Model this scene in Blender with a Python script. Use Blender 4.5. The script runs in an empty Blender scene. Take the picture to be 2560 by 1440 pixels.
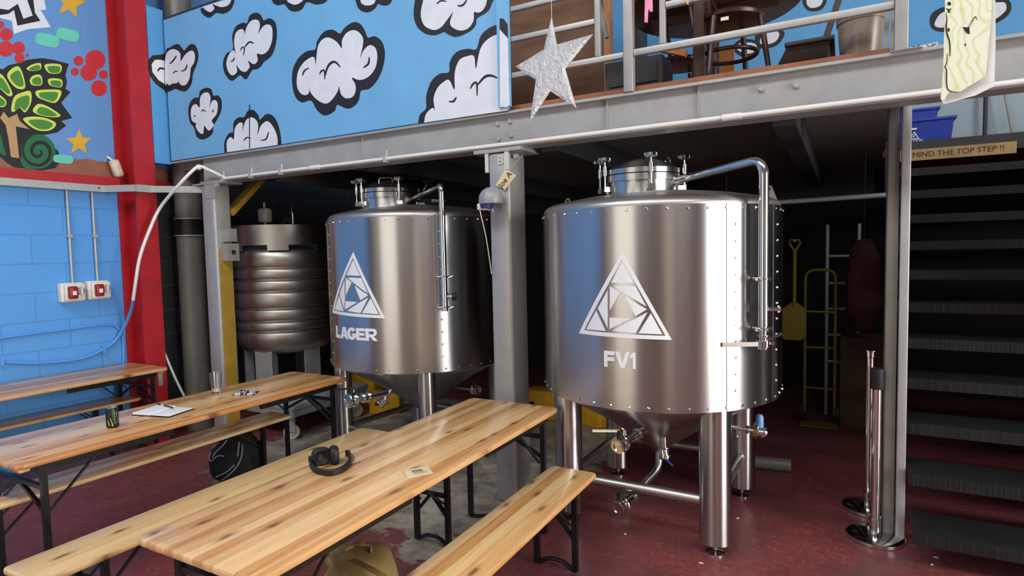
import bpy, math, random
import numpy as np
from mathutils import Vector, Matrix
random.seed(7)
PI = math.pi
SC = bpy.context.scene
COL = SC.collection

# ------------------------------------------------------------------ camera
F = 1500.0; H = 1.75
yaw, pit, rol = [math.radians(a) for a in (-28.977, 3.488, 1.275)]
fw = np.array([math.sin(yaw)*math.cos(pit), math.cos(yaw)*math.cos(pit), -math.sin(pit)])
rt = np.array([math.cos(yaw), -math.sin(yaw), 0.0]); dn = np.cross(fw, rt)
CR = math.cos(rol)*rt + math.sin(rol)*dn
CD = -math.sin(rol)*rt + math.cos(rol)*dn
CM = np.array([CR, CD, fw])
cam = bpy.data.objects.new('camera', bpy.data.cameras.new('camera'))
COL.objects.link(cam)
cam.data.sensor_width = 36.0; cam.data.lens = F/2560.0*36.0
cam.data.clip_start = 0.05; cam.data.clip_end = 200
m = Matrix.Identity(4)
for i in range(3):
    m[i][0] = CR[i]; m[i][1] = -CD[i]; m[i][2] = -fw[i]
m[2][3] = H
cam.matrix_world = m
SC.camera = cam

# ------------------------------------------------------------------ world, daylight, exposure
SC.view_settings.view_transform = 'Standard'
SC.view_settings.look = 'None'
SC.view_settings.exposure = 0.0
SC.view_settings.gamma = 1.0
SC.view_settings.use_curve_mapping = False
wd = bpy.data.worlds.new('world'); SC.world = wd; wd.use_nodes = True
wd.node_tree.nodes['Background'].inputs[0].default_value = (0.80, 0.90, 1.0, 1)
wd.node_tree.nodes['Background'].inputs[1].default_value = 1.0

def area(name, loc, target, sx, sy, power, col):
    d = bpy.data.lights.new(name, 'AREA'); d.shape = 'RECTANGLE'; d.size = sx; d.size_y = sy
    d.energy = power; d.color = col
    o = bpy.data.objects.new(name, d); COL.objects.link(o); o.location = loc
    o.rotation_euler = (Vector(target)-Vector(loc)).to_track_quat('-Z', 'Z').to_euler()
    return o
# the open roller door in the right-hand wall, then fill lights added at the front and under the roof
DOOR_Y = (-0.1, 3.3); DOOR_Z = 4.2
area('daylight_through_door', (6.55, 1.6, 2.1), (0, 1.6, 2.1), 3.4, 4.2, 600, (1.0, 0.98, 0.95))
area('front_fill_light', (-2.7, -2.9, 1.9), (-2.7, 0, 1.9), 2.3, 3.0, 42, (1.0, 0.93, 0.82))  # fill light added behind the camera to brighten front faces, not a real window
area('roof_fill_light', (-2.6, -1.2, 6.85), (-2.6, 1.2, 0), 4.6, 2.6, 430, (0.96, 0.98, 1.0))  # overhead fill added for brightness; the roof has no clear panels
area('roof_fill_light.001', (2.8, -1.2, 6.85), (2.8, 1.2, 0), 4.0, 2.6, 260, (0.96, 0.98, 1.0))
area('roof_fill_light.002', (-1.0, 6.0, 6.85), (-1.0, 6.0, 0), 5.0, 1.2, 45, (0.96, 0.98, 1.0))

# ------------------------------------------------------------------ rays: where a point of a known plane stands
def ray(x, y): return CM.T @ np.array([x-1280.0, y-720.0, F])
CO = np.array([0, 0, H])
def onZ(x, y, z=0.0): d = ray(x, y); return Vector(CO + d*((z-H)/d[2]))
def onY(x, y, Y): d = ray(x, y); return Vector(CO + d*(Y/d[1]))
def onX(x, y, X): d = ray(x, y); return Vector(CO + d*(X/d[0]))
def onC(x, y, c, R):
    d = ray(x, y); a = d[0]**2+d[1]**2; b = d[0]*c[0]+d[1]*c[1]; q = c[0]**2+c[1]**2-R*R
    t = (b-math.sqrt(max(b*b-a*q, 0)))/a
    p = CO+d*t; return math.atan2(p[1]-c[1], p[0]-c[0]), p[2]

# ------------------------------------------------------------------ materials
def lin(c):
    if isinstance(c, str):
        c = [int(c[i:i+2], 16)/255 for i in (0, 2, 4)]
    else: c = [v/255 for v in c]
    return tuple(v/12.92 if v <= 0.04045 else ((v+0.055)/1.055)**2.4 for v in c)+(1.0,)
class N:
    def __init__(s, name):
        s.m = bpy.data.materials.new(name); s.m.use_nodes = True
        s.t = s.m.node_tree; s.b = s.t.nodes['Principled BSDF']
    def n(s, typ, **kw):
        o = s.t.nodes.new(typ)
        for k, v in kw.items(): setattr(o, k, v)
        return o
    def l(s, a, b): s.t.links.new(a, b)
    def coord(s, scale=(1, 1, 1), rot=(0, 0, 0), loc=(0, 0, 0)):
        c = s.n('ShaderNodeTexCoord'); mp = s.n('ShaderNodeMapping')
        mp.inputs['Scale'].default_value = scale; mp.inputs['Rotation'].default_value = rot; mp.inputs['Location'].default_value = loc
        s.l(c.outputs['Object'], mp.inputs[0]); return mp.outputs[0]
    def noise(s, vec, scale, detail=4, rough=.55):
        o = s.n('ShaderNodeTexNoise'); o.inputs['Scale'].default_value = scale
        o.inputs['Detail'].default_value = detail; o.inputs['Roughness'].default_value = rough
        s.l(vec, o.inputs['Vector']); return o.outputs[0]
    def ramp(s, fac, stops):
        o = s.n('ShaderNodeValToRGB'); e = o.color_ramp.elements
        while len(e) < len(stops): e.new(0.5)
        for k, (p, c) in enumerate(stops):
            e[k].position = p; e[k].color = c if len(c) == 4 else tuple(c)+(1,)
        s.l(fac, o.inputs[0]); return o.outputs[0]
    def mix(s, fac, a, b, mode='MIX'):
        o = s.n('ShaderNodeMix', data_type='RGBA', blend_type=mode)
        for i, v in ((0, fac), (6, a), (7, b)):
            if hasattr(v, 'is_linked') or hasattr(v, 'links'): s.l(v, o.inputs[i])
            else: o.inputs[i].default_value = v
        return o.outputs[2]
    def math(s, op, a, b=0.0, c=None):
        o = s.n('ShaderNodeMath', operation=op)
        for i, v in enumerate((a, b) if c is None else (a, b, c)):
            if hasattr(v, 'links'): s.l(v, o.inputs[i])
            else: o.inputs[i].default_value = v
        return o.outputs[0]
    def bump(s, h, strength=.2, dist=.01):
        o = s.n('ShaderNodeBump'); o.inputs['Strength'].default_value = strength; o.inputs['Distance'].default_value = dist
        s.l(h, o.inputs['Height']); s.l(o.outputs[0], s.b.inputs['Normal'])
    def base(s, v): 
        if hasattr(v, 'links'): s.l(v, s.b.inputs['Base Color'])
        else: s.b.inputs['Base Color'].default_value = v
    def set(s, rough=None, metal=None, **kw):
        if rough is not None: s.b.inputs['Roughness'].default_value = rough
        if metal is not None: s.b.inputs['Metallic'].default_value = metal
        for k, v in kw.items(): s.b.inputs[k.replace('_', ' ')].default_value = v
        return s
def plain(name, c, rough=.5, metal=0, var=.12, scale=20, bump=.05, **kw):
    a = N(name); a.set(rough, metal, **kw); c = lin(c)
    v = a.coord(); f = a.noise(v, scale)
    d = tuple(x*(1-var) for x in c[:3])+(1,); e = tuple(min(1, x*(1+var)) for x in c[:3])+(1,)
    a.base(a.ramp(f, [(.3, d), (.7, e)]))
    if bump: a.bump(f, bump, .004)
    return a.m
M = {}
def steel(name, c=(200, 199, 196), rough=.24, aniso=.0, streak=True, b=.03, zs=1.5):
    a = N(name); a.set(rough, 1.0)
    if aniso:
        tg_ = a.n('ShaderNodeTangent', direction_type='RADIAL', axis='Z'); a.l(tg_.outputs[0], a.b.inputs['Tangent'])
        a.b.inputs['Anisotropic'].default_value = aniso; a.b.inputs['Anisotropic Rotation'].default_value = .25
    v = a.coord((60, 60, zs)); f = a.noise(v, 3.0, 3)
    c = lin(c)
    a.base(a.ramp(f, [(.3, tuple(x*.95 for x in c[:3])+(1,)), (.7, c)]))
    w = a.coord((1, 1, 1)); g = a.noise(w, 3.5, 3)
    if not aniso: r = a.math('MULTIPLY_ADD', g, .12, rough-.06); a.l(r, a.b.inputs['Roughness'])
    if b: a.bump(f, b, .001)
    return a.m
M['steel'] = steel('brushed_stainless_steel', (192, 191, 189), .28, .85, b=0)
M['steel2'] = steel('worn_stainless_steel', (186, 181, 174), .40, b=0)
M['chrome'] = steel('polished_steel', (225, 225, 223), .10, b=0)
M['cone'] = steel('dull_stainless_steel', (178, 176, 172), .33, b=0)
M['silver'] = plain('silver_paint', (172, 171, 168), .42, .35, .07, 9, .03)
M['silverpale'] = plain('pale_silver_paint', (205, 203, 198), .45, 0, .06, 12, .02)  # lighter silver for the welded letter and gussets
M['beam'] = plain('grey_beam_paint', (158, 158, 156), .5, .0, .10, 5, .03)
M['black'] = plain('black_paint', (22, 22, 24), .45, 0, .2)
M['blackmetal'] = plain('black_powder_coat', (14, 15, 18), .38, 0, .2)
M['stay'] = plain('dark_steel_stay', (70, 72, 76), .3, .8)
M['rubber'] = plain('black_rubber', (16, 16, 17), .6)
M['red'] = plain('red_steel_paint', (176, 26, 36), .45, 0, .10, 7, .04)
M['white'] = plain('white_plastic', (225, 222, 214), .42, 0, .04)
M['cable'] = plain('white_pvc_conduit', (232, 230, 224), .35, 0, .03)
M['bluecable'] = plain('blue_painted_pipe', (88, 158, 228), .45, 0, .04)
M['galv'] = plain('galvanised_steel', (176, 182, 178), .42, .3, .08, 30, .03)
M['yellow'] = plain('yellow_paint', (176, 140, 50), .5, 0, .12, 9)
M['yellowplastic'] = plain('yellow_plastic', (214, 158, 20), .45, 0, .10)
M['greypipe'] = plain('grey_painted_pipe', (112, 110, 103), .38, 0, .10, 6)
M['pvc'] = plain('beige_plastic', (205, 198, 178), .5)
M['liquid'] = plain('clear_liquid', (220, 215, 190), .1)
M['redplastic'] = plain('red_plastic', (150, 22, 42), .35)
M['bluetub'] = plain('blue_plastic', (24, 54, 158), .4)
M['tag'] = plain('buff_card', (225, 202, 160), .8)
M['ink'] = plain('dark_ink', (30, 26, 28), .7, bump=0)
M['decal'] = plain('white_vinyl', (233, 234, 238), .5, 0, .02, bump=0)
M['paper'] = plain('white_paper', (232, 232, 230), .8, 0, .02)
M['wallblack'] = None
M['plastic_blue'] = plain('blue_grip_plastic', (40, 96, 190), .4)
M['bottleblue'] = plain('pale_blue_plastic', (112, 156, 214), .35)
M['brownwood'] = plain('dark_stained_wood', (62, 34, 26), .35, 0, .3, 14)
M['board'] = plain('red_brown_deck_timber', (150, 92, 62), .6, 0, .22, 6, .1)
M['darkbrown'] = plain('dark_brown_plastic', (44, 30, 28), .5, 0, .2)
M['ribbonpink'] = plain('pink_ribbon', (236, 150, 178), .6)
M['ribbonorange'] = plain('orange_ribbon', (240, 170, 70), .6)
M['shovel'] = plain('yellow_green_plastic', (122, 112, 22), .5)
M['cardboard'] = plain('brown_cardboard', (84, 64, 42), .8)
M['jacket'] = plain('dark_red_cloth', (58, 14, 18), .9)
M['soffit'] = plain('grey_soffit_board', (120, 118, 115), .7, 0, .08, 3)
M['darksteel'] = plain('dark_joist_paint', (48, 47, 48), .6)
M['greyplatform'] = plain('grey_worn_platform', (140, 140, 138), .55, 0, .15, 8)
M['wheel'] = plain('cream_nylon_wheel', (196, 184, 162), .45)
M['boxgrey'] = plain('grey_plastic', (150, 148, 142), .45)
M['lilac'] = plain('grey_lilac_plastic', (150, 148, 154), .4)
M['bruise'] = plain('dark_blue_plastic', (52, 50, 110), .4)
M['backpack'] = plain('black_nylon', (10, 10, 12), .75, 0, .3, 60, .2)
M['piping'] = plain('reflective_piping', (170, 168, 166), .4)
M['padlight'] = plain('cream_wall_paint', (214, 200, 172), .6)
M['brownwall'] = plain('brown_timber_cladding', (92, 76, 62), .6, 0, .3, 3)
M['ceil'] = plain('grey_roof_lining', (120, 122, 124), .7)
M['orangewood'] = plain('orange_wood', (196, 116, 44), .5)
M['greyrag'] = plain('grey_scraped_concrete', (128, 122, 120), .9, 0, .35, 70, .6)
# mural paints
for k, c in dict(mblack=(24, 23, 25), mwhite=(222, 226, 234), mgreen=(74, 136, 48), mlime=(206, 220, 92), mtan=(186, 150, 104),
                 mred=(196, 44, 50), myel=(220, 172, 50), mmint=(104, 206, 180), mdkgreen=(32, 104, 62), mshade=(196, 203, 214)).items():
    M[k] = plain(k[1:]+'_mural_paint', c, .55, 0, .05, 8, .02)

def block_material():
    a = N('painted_concrete_blocks'); a.set(.5)
    v = a.coord(rot=(0, 0, 0))
    sep = a.n('ShaderNodeSeparateXYZ'); a.l(v, sep.inputs[0])
    cmb = a.n('ShaderNodeCombineXYZ'); a.l(sep.outputs[1], cmb.inputs[0]); a.l(sep.outputs[2], cmb.inputs[1])
    br = a.n('ShaderNodeTexBrick'); a.l(cmb.outputs[0], br.inputs['Vector'])
    br.inputs['Scale'].default_value = 1; br.inputs['Mortar Size'].default_value = .006; br.inputs['Mortar Smooth'].default_value = .3
    br.inputs['Brick Width'].default_value = .50; br.inputs['Row Height'].default_value = .2475
    br.inputs['Color1'].default_value = lin((84, 160, 236)); br.inputs['Color2'].default_value = lin((88, 163, 238)); br.inputs['Mortar'].default_value = lin((70, 142, 218))
    f = a.noise(v, 1.4, 3)
    # paint colour of each zone of this wall by height and length
    Z = sep.outputs[2]; Yc = sep.outputs[1]
    nz = a.noise(v, 9, 3)
    zz = a.math('MULTIPLY_ADD', nz, .10, Z)
    col = a.mix(a.math('MULTIPLY', f, .5), br.outputs['Color'], lin((92, 160, 226)))
    brick = a.mix(a.noise(v, 14, 3), lin((128, 78, 60)), lin((160, 104, 82)))
    upper = a.mix(a.math('GREATER_THAN', Z, 2.60), col, lin((98, 150, 208)))
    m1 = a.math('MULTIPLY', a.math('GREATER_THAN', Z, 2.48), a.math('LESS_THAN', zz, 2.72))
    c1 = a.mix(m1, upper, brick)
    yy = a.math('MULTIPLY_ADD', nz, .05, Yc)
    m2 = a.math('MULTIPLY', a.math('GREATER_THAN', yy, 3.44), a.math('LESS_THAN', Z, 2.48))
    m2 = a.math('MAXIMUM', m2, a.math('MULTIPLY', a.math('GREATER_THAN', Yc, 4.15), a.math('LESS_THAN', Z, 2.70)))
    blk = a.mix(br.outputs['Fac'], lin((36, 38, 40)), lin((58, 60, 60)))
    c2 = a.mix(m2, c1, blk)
    a.base(c2)
    h = a.math('SUBTRACT', a.math('MULTIPLY', a.noise(v, 90, 4), .25), br.outputs['Fac'])
    a.bump(h, .4, .004)
    return a.m
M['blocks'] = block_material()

def wood_material(name, pale=(238, 198, 142), dark=(196, 134, 76), deep=(160, 92, 46), plank=.052, coat=.35):
    a = N(name); a.set(.34, 0, Coat_Weight=coat, Coat_Roughness=.16)
    tc = a.n('ShaderNodeTexCoord'); oi = a.n('ShaderNodeObjectInfo')
    sh = a.n('ShaderNodeVectorMath', operation='ADD'); sc_ = a.n('ShaderNodeVectorMath', operation='SCALE')
    cm = a.n('ShaderNodeCombineXYZ'); a.l(oi.outputs['Random'], cm.inputs[1]); a.l(oi.outputs['Random'], cm.inputs[2])
    a.l(cm.outputs[0], sc_.inputs[0]); sc_.inputs['Scale'].default_value = 37.0
    a.l(tc.outputs['Object'], sh.inputs[0]); a.l(sc_.outputs[0], sh.inputs[1])
    sep = a.n('ShaderNodeSeparateXYZ'); a.l(sh.outputs[0], sep.inputs[0])
    ix = a.math('FLOOR', a.math('DIVIDE', a.math('ADD', sep.outputs[0], 3.0), plank))
    # planks are finger jointed along their length
    jy = a.math('FLOOR', a.math('DIVIDE', a.math('ADD', sep.outputs[1], a.math('MULTIPLY', ix, .0)), 60.0))
    wn = a.n('ShaderNodeTexWhiteNoise', noise_dimensions='3D')
    cc = a.n('ShaderNodeCombineXYZ'); a.l(ix, cc.inputs[0]); a.l(jy, cc.inputs[1]); a.l(oi.outputs['Random'], cc.inputs[2]); a.l(cc.outputs[0], wn.inputs[0])
    tone = wn.outputs[0]
    mp = a.n('ShaderNodeMapping'); mp.inputs['Scale'].default_value = (30, 1.1, 6); a.l(sh.outputs[0], mp.inputs[0])
    off = a.n('ShaderNodeVectorMath', operation='ADD'); a.l(mp.outputs[0], off.inputs[0]); a.l(wn.outputs[1], off.inputs[1])
    g1 = a.noise(off.outputs[0], 1.6, 4, .6)
    mp2 = a.n('ShaderNodeMapping'); mp2.inputs['Scale'].default_value = (120, 3, 10); a.l(sh.outputs[0], mp2.inputs[0])
    g2 = a.noise(mp2.outputs[0], 2.0, 2)
    f = a.math('ADD', a.math('MULTIPLY', tone, .42), a.math('MULTIPLY', g1, .55))
    c = a.ramp(f, [(.28, lin(pale)), (.50, lin([(p*.55+d*.45) for p, d in zip(pale, dark)])), (.66, lin(dark)), (.85, lin(deep))])
    c = a.mix(a.math('MULTIPLY', a.math('LESS_THAN', g2, .40), .22), c, lin(deep))
    # knots
    mk = a.n('ShaderNodeMapping'); mk.inputs['Scale'].default_value = (11, 3.6, 1); a.l(sh.outputs[0], mk.inputs[0])
    nk = a.n('ShaderNodeTexNoise'); nk.inputs['Scale'].default_value = 6; a.l(mk.outputs[0], nk.inputs['Vector'])
    ad = a.n('ShaderNodeVectorMath', operation='MULTIPLY_ADD'); a.l(nk.outputs[1], ad.inputs[0]); ad.inputs[1].default_value = (.16, .16, .16); a.l(mk.outputs[0], ad.inputs[2])
    vo = a.n('ShaderNodeTexVoronoi'); vo.inputs['Scale'].default_value = 1.0; vo.voronoi_dimensions = '2D'; a.l(ad.outputs[0], vo.inputs['Vector'])
    vs = a.n('ShaderNodeSeparateColor'); a.l(vo.outputs['Color'], vs.inputs[0])
    on = a.math('GREATER_THAN', vs.outputs[0], .60)
    k1 = a.ramp(vo.outputs['Distance'], [(.07, (1, 1, 1, 1)), (.13, (.45, .45, .45, 1)), (.26, (0, 0, 0, 1))])
    kf = a.math('MULTIPLY', k1, on)
    c = a.mix(a.math('MULTIPLY', kf, .85), c, lin((118, 64, 32)))
    a.base(c)
    a.bump(g2, .04, .001)
    return a.m
M['wood'] = wood_material('varnished_pine')
M['benchwood'] = wood_material('pale_varnished_pine', (240, 206, 150), (214, 160, 98), (168, 100, 52), .062)
M['crosswood'] = plain('wood_end_grain', (196, 130, 78), .4)

def floor_material():
    a = N('worn_red_floor_paint'); a.set(.38)
    v = a.coord(); sep = a.n('ShaderNodeSeparateXYZ'); a.l(v, sep.inputs[0])
    n1 = a.noise(v, 2.2, 6, .65); n2 = a.noise(v, 26, 6, .7); n3 = a.noise(v, 6, 5, .65)
    red = a.ramp(n2, [(.3, lin((112, 52, 54))), (.55, lin((132, 68, 68))), (.75, lin((160, 102, 98)))])
    dull = a.mix(a.ramp(n1, [(.42, (0, 0, 0, 1)), (.68, (1, 1, 1, 1))]), red, lin((100, 60, 62)))
    con = a.ramp(n3, [(.3, lin((104, 98, 92))), (.5, lin((156, 146, 134))), (.7, lin((196, 186, 172)))])
    X, Y = sep.outputs[0], sep.outputs[1]
    def blob(cx, cy, rx, ry, p=4, k=.55):
        dx = a.math('POWER', a.math('ABSOLUTE', a.math('DIVIDE', a.math('SUBTRACT', X, cx), rx)), p)
        dy = a.math('POWER', a.math('ABSOLUTE', a.math('DIVIDE', a.math('SUBTRACT', Y, cy), ry)), p)
        d = a.math('ADD', dx, dy)
        return a.math('ADD', d, a.math('MULTIPLY', a.math('SUBTRACT', n3, .5), k*4))
    d1 = blob(-3.25, 4.35, 1.55, 1.55)
    d2 = blob(-2.12, 2.80, .24, .22, 2, 1.0)
    d3 = blob(-1.35, 2.62, .26, .12, 2, 1.0)
    mk = a.math('MINIMUM', d1, a.math('MINIMUM', d2, d3))
    msk = a.ramp(mk, [(.82, (1, 1, 1, 1)), (1.0, (0, 0, 0, 1))])
    a.base(a.mix(msk, dull, con))
    r = a.ramp(n3, [(.3, (.30, .30, .30, 1)), (.7, (.5, .5, .5, 1))]); a.l(r, a.b.inputs['Roughness'])
    a.bump(n2, .12, .004)
    return a.m
M['floor'] = floor_material()

def ply_material():
    a = N('brown_plywood'); a.set(.6); v = a.coord((1, 1, 1)); 
    mp = a.coord((1.2, 1, 5), (0, .6, .0)); g = a.noise(mp, 1.6, 5, .6)
    a.base(a.ramp(g, [(.3, lin((104, 70, 46))), (.6, lin((134, 94, 62))), (.8, lin((158, 116, 78)))])); return a.m
M['ply'] = ply_material()
def checker_material():
    a = N('chequer_plate'); a.set(.5, .6)
    v = a.coord(rot=(0, 0, .78)); 
    vo = a.n('ShaderNodeTexWave'); vo.inputs['Scale'].default_value = 9; a.l(v, vo.inputs['Vector'])
    v2 = a.coord(rot=(0, 0, -.78)); vo2 = a.n('ShaderNodeTexWave'); vo2.inputs['Scale'].default_value = 9; a.l(v2, vo2.inputs['Vector'])
    h = a.math('MAXIMUM', a.math('POWER', vo.outputs[1], 8.0), a.math('POWER', vo2.outputs[1], 8.0))
    a.base(a.mix(a.noise(v, 5), lin((30, 32, 32)), lin((52, 52, 50)))); a.bump(h, .35, .003); return a.m
M['checker'] = checker_material()
def foil_material():
    a = N('crumpled_foil'); a.set(.28, .75); v = a.coord(); h = a.noise(v, 34, 5, .7)
    a.base(lin((228, 228, 226))); a.bump(h, 1.0, .02); return a.m
M['foil'] = foil_material()
def glass_material():
    a = N('clear_glass'); a.set(.02, 0, Transmission_Weight=1.0, IOR=1.45); a.base((1, 1, 1, 1)); return a.m
M['glass'] = glass_material()
def drawing_material():
    a = N('painted_drawing_paper'); a.set(.8); v = a.coord((1, 1, 1))
    n = a.noise(v, 5, 2); w = a.n('ShaderNodeTexWave'); w.inputs['Scale'].default_value = 11; w.inputs['Distortion'].default_value = 14; w.inputs['Detail'].default_value = 1.5
    a.l(v, w.inputs['Vector'])
    c = a.ramp(w.outputs[1], [(.0, lin((206, 220, 140))), (.2, lin((230, 234, 188))), (.5, lin((240, 240, 214)))])
    a.base(a.mix(a.math('MULTIPLY', n, .6), c, lin((238, 238, 222)))); return a.m
M['drawing'] = drawing_material()
M['canvas'] = plain('olive_canvas', (146, 124, 76), .85, 0, .12, 60, .25)
M['ironblue'] = plain('pale_grey_blue_wall_paint', (150, 166, 176), .6, 0, .06, 2)
M['bluewall'] = plain('sky_blue_paint', (86, 158, 212), .5, 0, .05, 3)
M['boardblue'] = plain('sky_blue_board_paint', (112, 176, 222), .5, 0, .06, 2.5, .08)
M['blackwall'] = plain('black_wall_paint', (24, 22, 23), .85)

# ------------------------------------------------------------------ mesh builder
class MB:
    def __init__(s): s.v = []; s.f = []; s.mi = []
    def add(s, vs, fs, mi=0):
        b = len(s.v); s.v += [tuple(p) for p in vs]; s.f += [tuple(i+b for i in f) for f in fs]; s.mi += [mi]*len(fs); return s
    def box(s, x0, x1, y0, y1, z0, z1, mi=0, mat=None):
        vs = [Vector((x, y, z)) for x in (x0, x1) for y in (y0, y1) for z in (z0, z1)]
        if mat is not None: vs = [mat @ v for v in vs]
        return s.add(vs, [(0, 1, 3, 2), (4, 6, 7, 5), (0, 4, 5, 1), (2, 3, 7, 6), (0, 2, 6, 4), (1, 5, 7, 3)], mi)
    def bbox(s, x0, x1, y0, y1, z0, z1, r=.01, mi=0, mat=None):
        """box with rounded edges"""
        n = 3; vs = []; rings = []
        prof = [(r*(1-math.cos(PI/2*i/n)), r*(1-math.sin(PI/2*i/n))) for i in range(n+1)]
        def rect(ins):
            pts = []
            for (cx, cy, a0) in ((x1-r, y1-r, 0), (x0+r, y1-r, PI/2), (x0+r, y0+r, PI), (x1-r, y0+r, 1.5*PI)):
                for i in range(n+1):
                    a = a0+PI/2*i/n; rr = max(r-ins, 0.0002); pts.append((cx+rr*math.cos(a), cy+rr*math.sin(a)))
            return pts
        lv = []
        for i in range(n+1):
            a = PI/2*i/n; lv.append((r*(1-math.sin(a)), z0+r*(1-math.cos(a))))
        for i in range(n, -1, -1):
            a = PI/2*i/n; lv.append((r*(1-math.sin(a)), z1-r*(1-math.cos(a))))
        k = 4*(n+1)
        for ins, z in lv:
            for p in rect(ins): vs.append(Vector((p[0], p[1], z)))
        fs = [tuple(range(k-1, -1, -1)), tuple(range((len(lv)-1)*k, len(lv)*k))]
        for j in range(len(lv)-1):
            for i in range(k): fs.append((j*k+i, j*k+(i+1) % k, (j+1)*k+(i+1) % k, (j+1)*k+i))
        if mat is not None: vs = [mat @ v for v in vs]
        return s.add(vs, fs, mi)
    def slab(s, hx, hy, z0, z1, rc, re, mi=0):
        """table top: rounded corners rc and eased edge re"""
        n = 6; vs = []
        def loop(ins, z):
            for (cx, cy, a0) in ((hx-rc, hy-rc, 0), (-hx+rc, hy-rc, PI/2), (-hx+rc, -hy+rc, PI), (hx-rc, -hy+rc, 1.5*PI)):
                for i in range(n+1):
                    a = a0+PI/2*i/n; vs.append(((cx+(rc-ins)*math.cos(a)), cy+(rc-ins)*math.sin(a), z))
        lv = [(re, z0), (re*.3, z0+re*.3), (0, z0+re), (0, z1-re), (re*.3, z1-re*.3), (re, z1)]
        for l_ in lv: loop(*l_)
        k = 4*(n+1); fs = [tuple(range(k-1, -1, -1)), tuple(range(5*k, 6*k))]
        for j in range(5):
            for i in range(k): fs.append((j*k+i, j*k+(i+1) % k, (j+1)*k+(i+1) % k, (j+1)*k+i))
        return s.add(vs, fs, mi)
    def cyl(s, p0, p1, r0, r1=None, n=16, mi=0, caps=True):
        r1 = r0 if r1 is None else r1; p0 = Vector(p0); p1 = Vector(p1); d = (p1-p0).normalized()
        u = d.orthogonal().normalized(); w = d.cross(u); vs = []
        for p, r in ((p0, r0), (p1, r1)):
            for i in range(n):
                a = 2*PI*i/n; vs.append(p+u*(r*math.cos(a))+w*(r*math.sin(a)))
        fs = [(i, (i+1) % n, n+(i+1) % n, n+i) for i in range(n)]
        if caps: fs += [tuple(range(n-1, -1, -1)), tuple(range(n, 2*n))]
        return s.add(vs, fs, mi)
    def bar(s, p0, p1, w, h, mi=0, up=(0, 0, 1)):
        p0 = Vector(p0); p1 = Vector(p1); d = (p1-p0).normalized(); up = Vector(up)
        if abs(d.dot(up)) > .98: up = Vector((0, 1, 0))
        a = d.cross(up).normalized(); b = a.cross(d).normalized(); vs = []
        for p in (p0, p1):
            for i, j in ((-1, -1), (1, -1), (1, 1), (-1, 1)): vs.append(p+a*(i*w/2)+b*(j*h/2))
        return s.add(vs, [(0, 1, 5, 4), (1, 2, 6, 5), (2, 3, 7, 6), (3, 0, 4, 7), (3, 2, 1, 0), (4, 5, 6, 7)], mi)
    def tube(s, pts, r, n=12, mi=0, closed=False, rr=None):
        pts = [Vector(p) for p in pts]; N_ = len(pts); vs = []
        t0 = (pts[1]-pts[0]).normalized(); u = t0.orthogonal().normalized()
        for k, p in enumerate(pts):
            a = pts[(k-1) % N_] if (k > 0 or closed) else p; b = pts[(k+1) % N_] if (k < N_-1 or closed) else p
            t = (b-a).normalized(); u = (u-t*u.dot(t)).normalized(); w = t.cross(u)
            R = r if rr is None else rr[k]
            for i in range(n): an = 2*PI*i/n; vs.append(p+u*(R*math.cos(an))+w*(R*math.sin(an)))
        fs = []
        for k in range(N_ if closed else N_-1):
            q = (k+1) % N_
            for i in range(n): fs.append((k*n+i, k*n+(i+1) % n, q*n+(i+1) % n, q*n+i))
        if not closed: fs += [tuple(range(n-1, -1, -1)), tuple(range((N_-1)*n, N_*n))]
        return s.add(vs, fs, mi)
    def lathe(s, prof, c=(0, 0), n=64, mi=0, mat=None, cap0=True, cap1=True):
        vs = []
        for r, z in prof:
            for i in range(n): a = 2*PI*i/n; vs.append(Vector((c[0]+r*math.cos(a), c[1]+r*math.sin(a), z)))
        fs = []
        for j in range(len(prof)-1):
            for i in range(n): fs.append((j*n+i, j*n+(i+1) % n, (j+1)*n+(i+1) % n, (j+1)*n+i))
        if cap0: fs.append(tuple(range(n-1, -1, -1)))
        if cap1: fs.append(tuple(range((len(prof)-1)*n, len(prof)*n)))
        if mat is not None: vs = [mat @ v for v in vs]
        return s.add(vs, fs, mi)
    def poly(s, pts, off, mi=0):
        """flat n-gon given thickness by the vector off"""
        pts = [Vector(p) for p in pts]; off = Vector(off); k = len(pts)
        nrm = Vector((0, 0, 0))
        for i in range(k): nrm += pts[i].cross(pts[(i+1) % k])
        if nrm.dot(off) < 0: pts = pts[::-1]
        vs = pts+[p+off for p in pts]
        fs = [tuple(range(k-1, -1, -1)), tuple(range(k, 2*k))]+[(i, (i+1) % k, k+(i+1) % k, k+i) for i in range(k)]
        return s.add(vs, fs, mi)
    def ball(s, c, r, n=16, mi=0, sc=(1, 1, 1)):
        vs = []; fs = []; h = n//2
        for j in range(h+1):
            t = PI*j/h
            for i in range(n):
                a = 2*PI*i/n; rr = max(math.sin(t), 1e-3)
                vs.append((c[0]+r*sc[0]*rr*math.cos(a), c[1]+r*sc[1]*rr*math.sin(a), c[2]-r*sc[2]*math.cos(t)))
        for j in range(h):
            for i in range(n): fs.append((j*n+i, j*n+(i+1) % n, (j+1)*n+(i+1) % n, (j+1)*n+i))
        return s.add(vs, fs, mi)
    def build(s, name, mats, parent=None, smooth=True, ang=38):
        me = bpy.data.meshes.new(name); me.from_pydata(s.v, [], s.f)
        if not isinstance(mats, (list, tuple)): mats = [mats]
        for mm in mats: me.materials.append(mm)
        me.polygons.foreach_set('material_index', s.mi)
        if smooth:
            me.polygons.foreach_set('use_smooth', [True]*len(me.polygons))
            me.set_sharp_from_angle(angle=math.radians(ang))
        me.update()
        o = bpy.data.objects.new(name, me); COL.objects.link(o)
        if parent is not None: o.parent = parent
        return o
def tag(o, label, cat, group=None):
    o['label'] = label; o['category'] = cat
    if group: o['group'] = group
    return o
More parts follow.
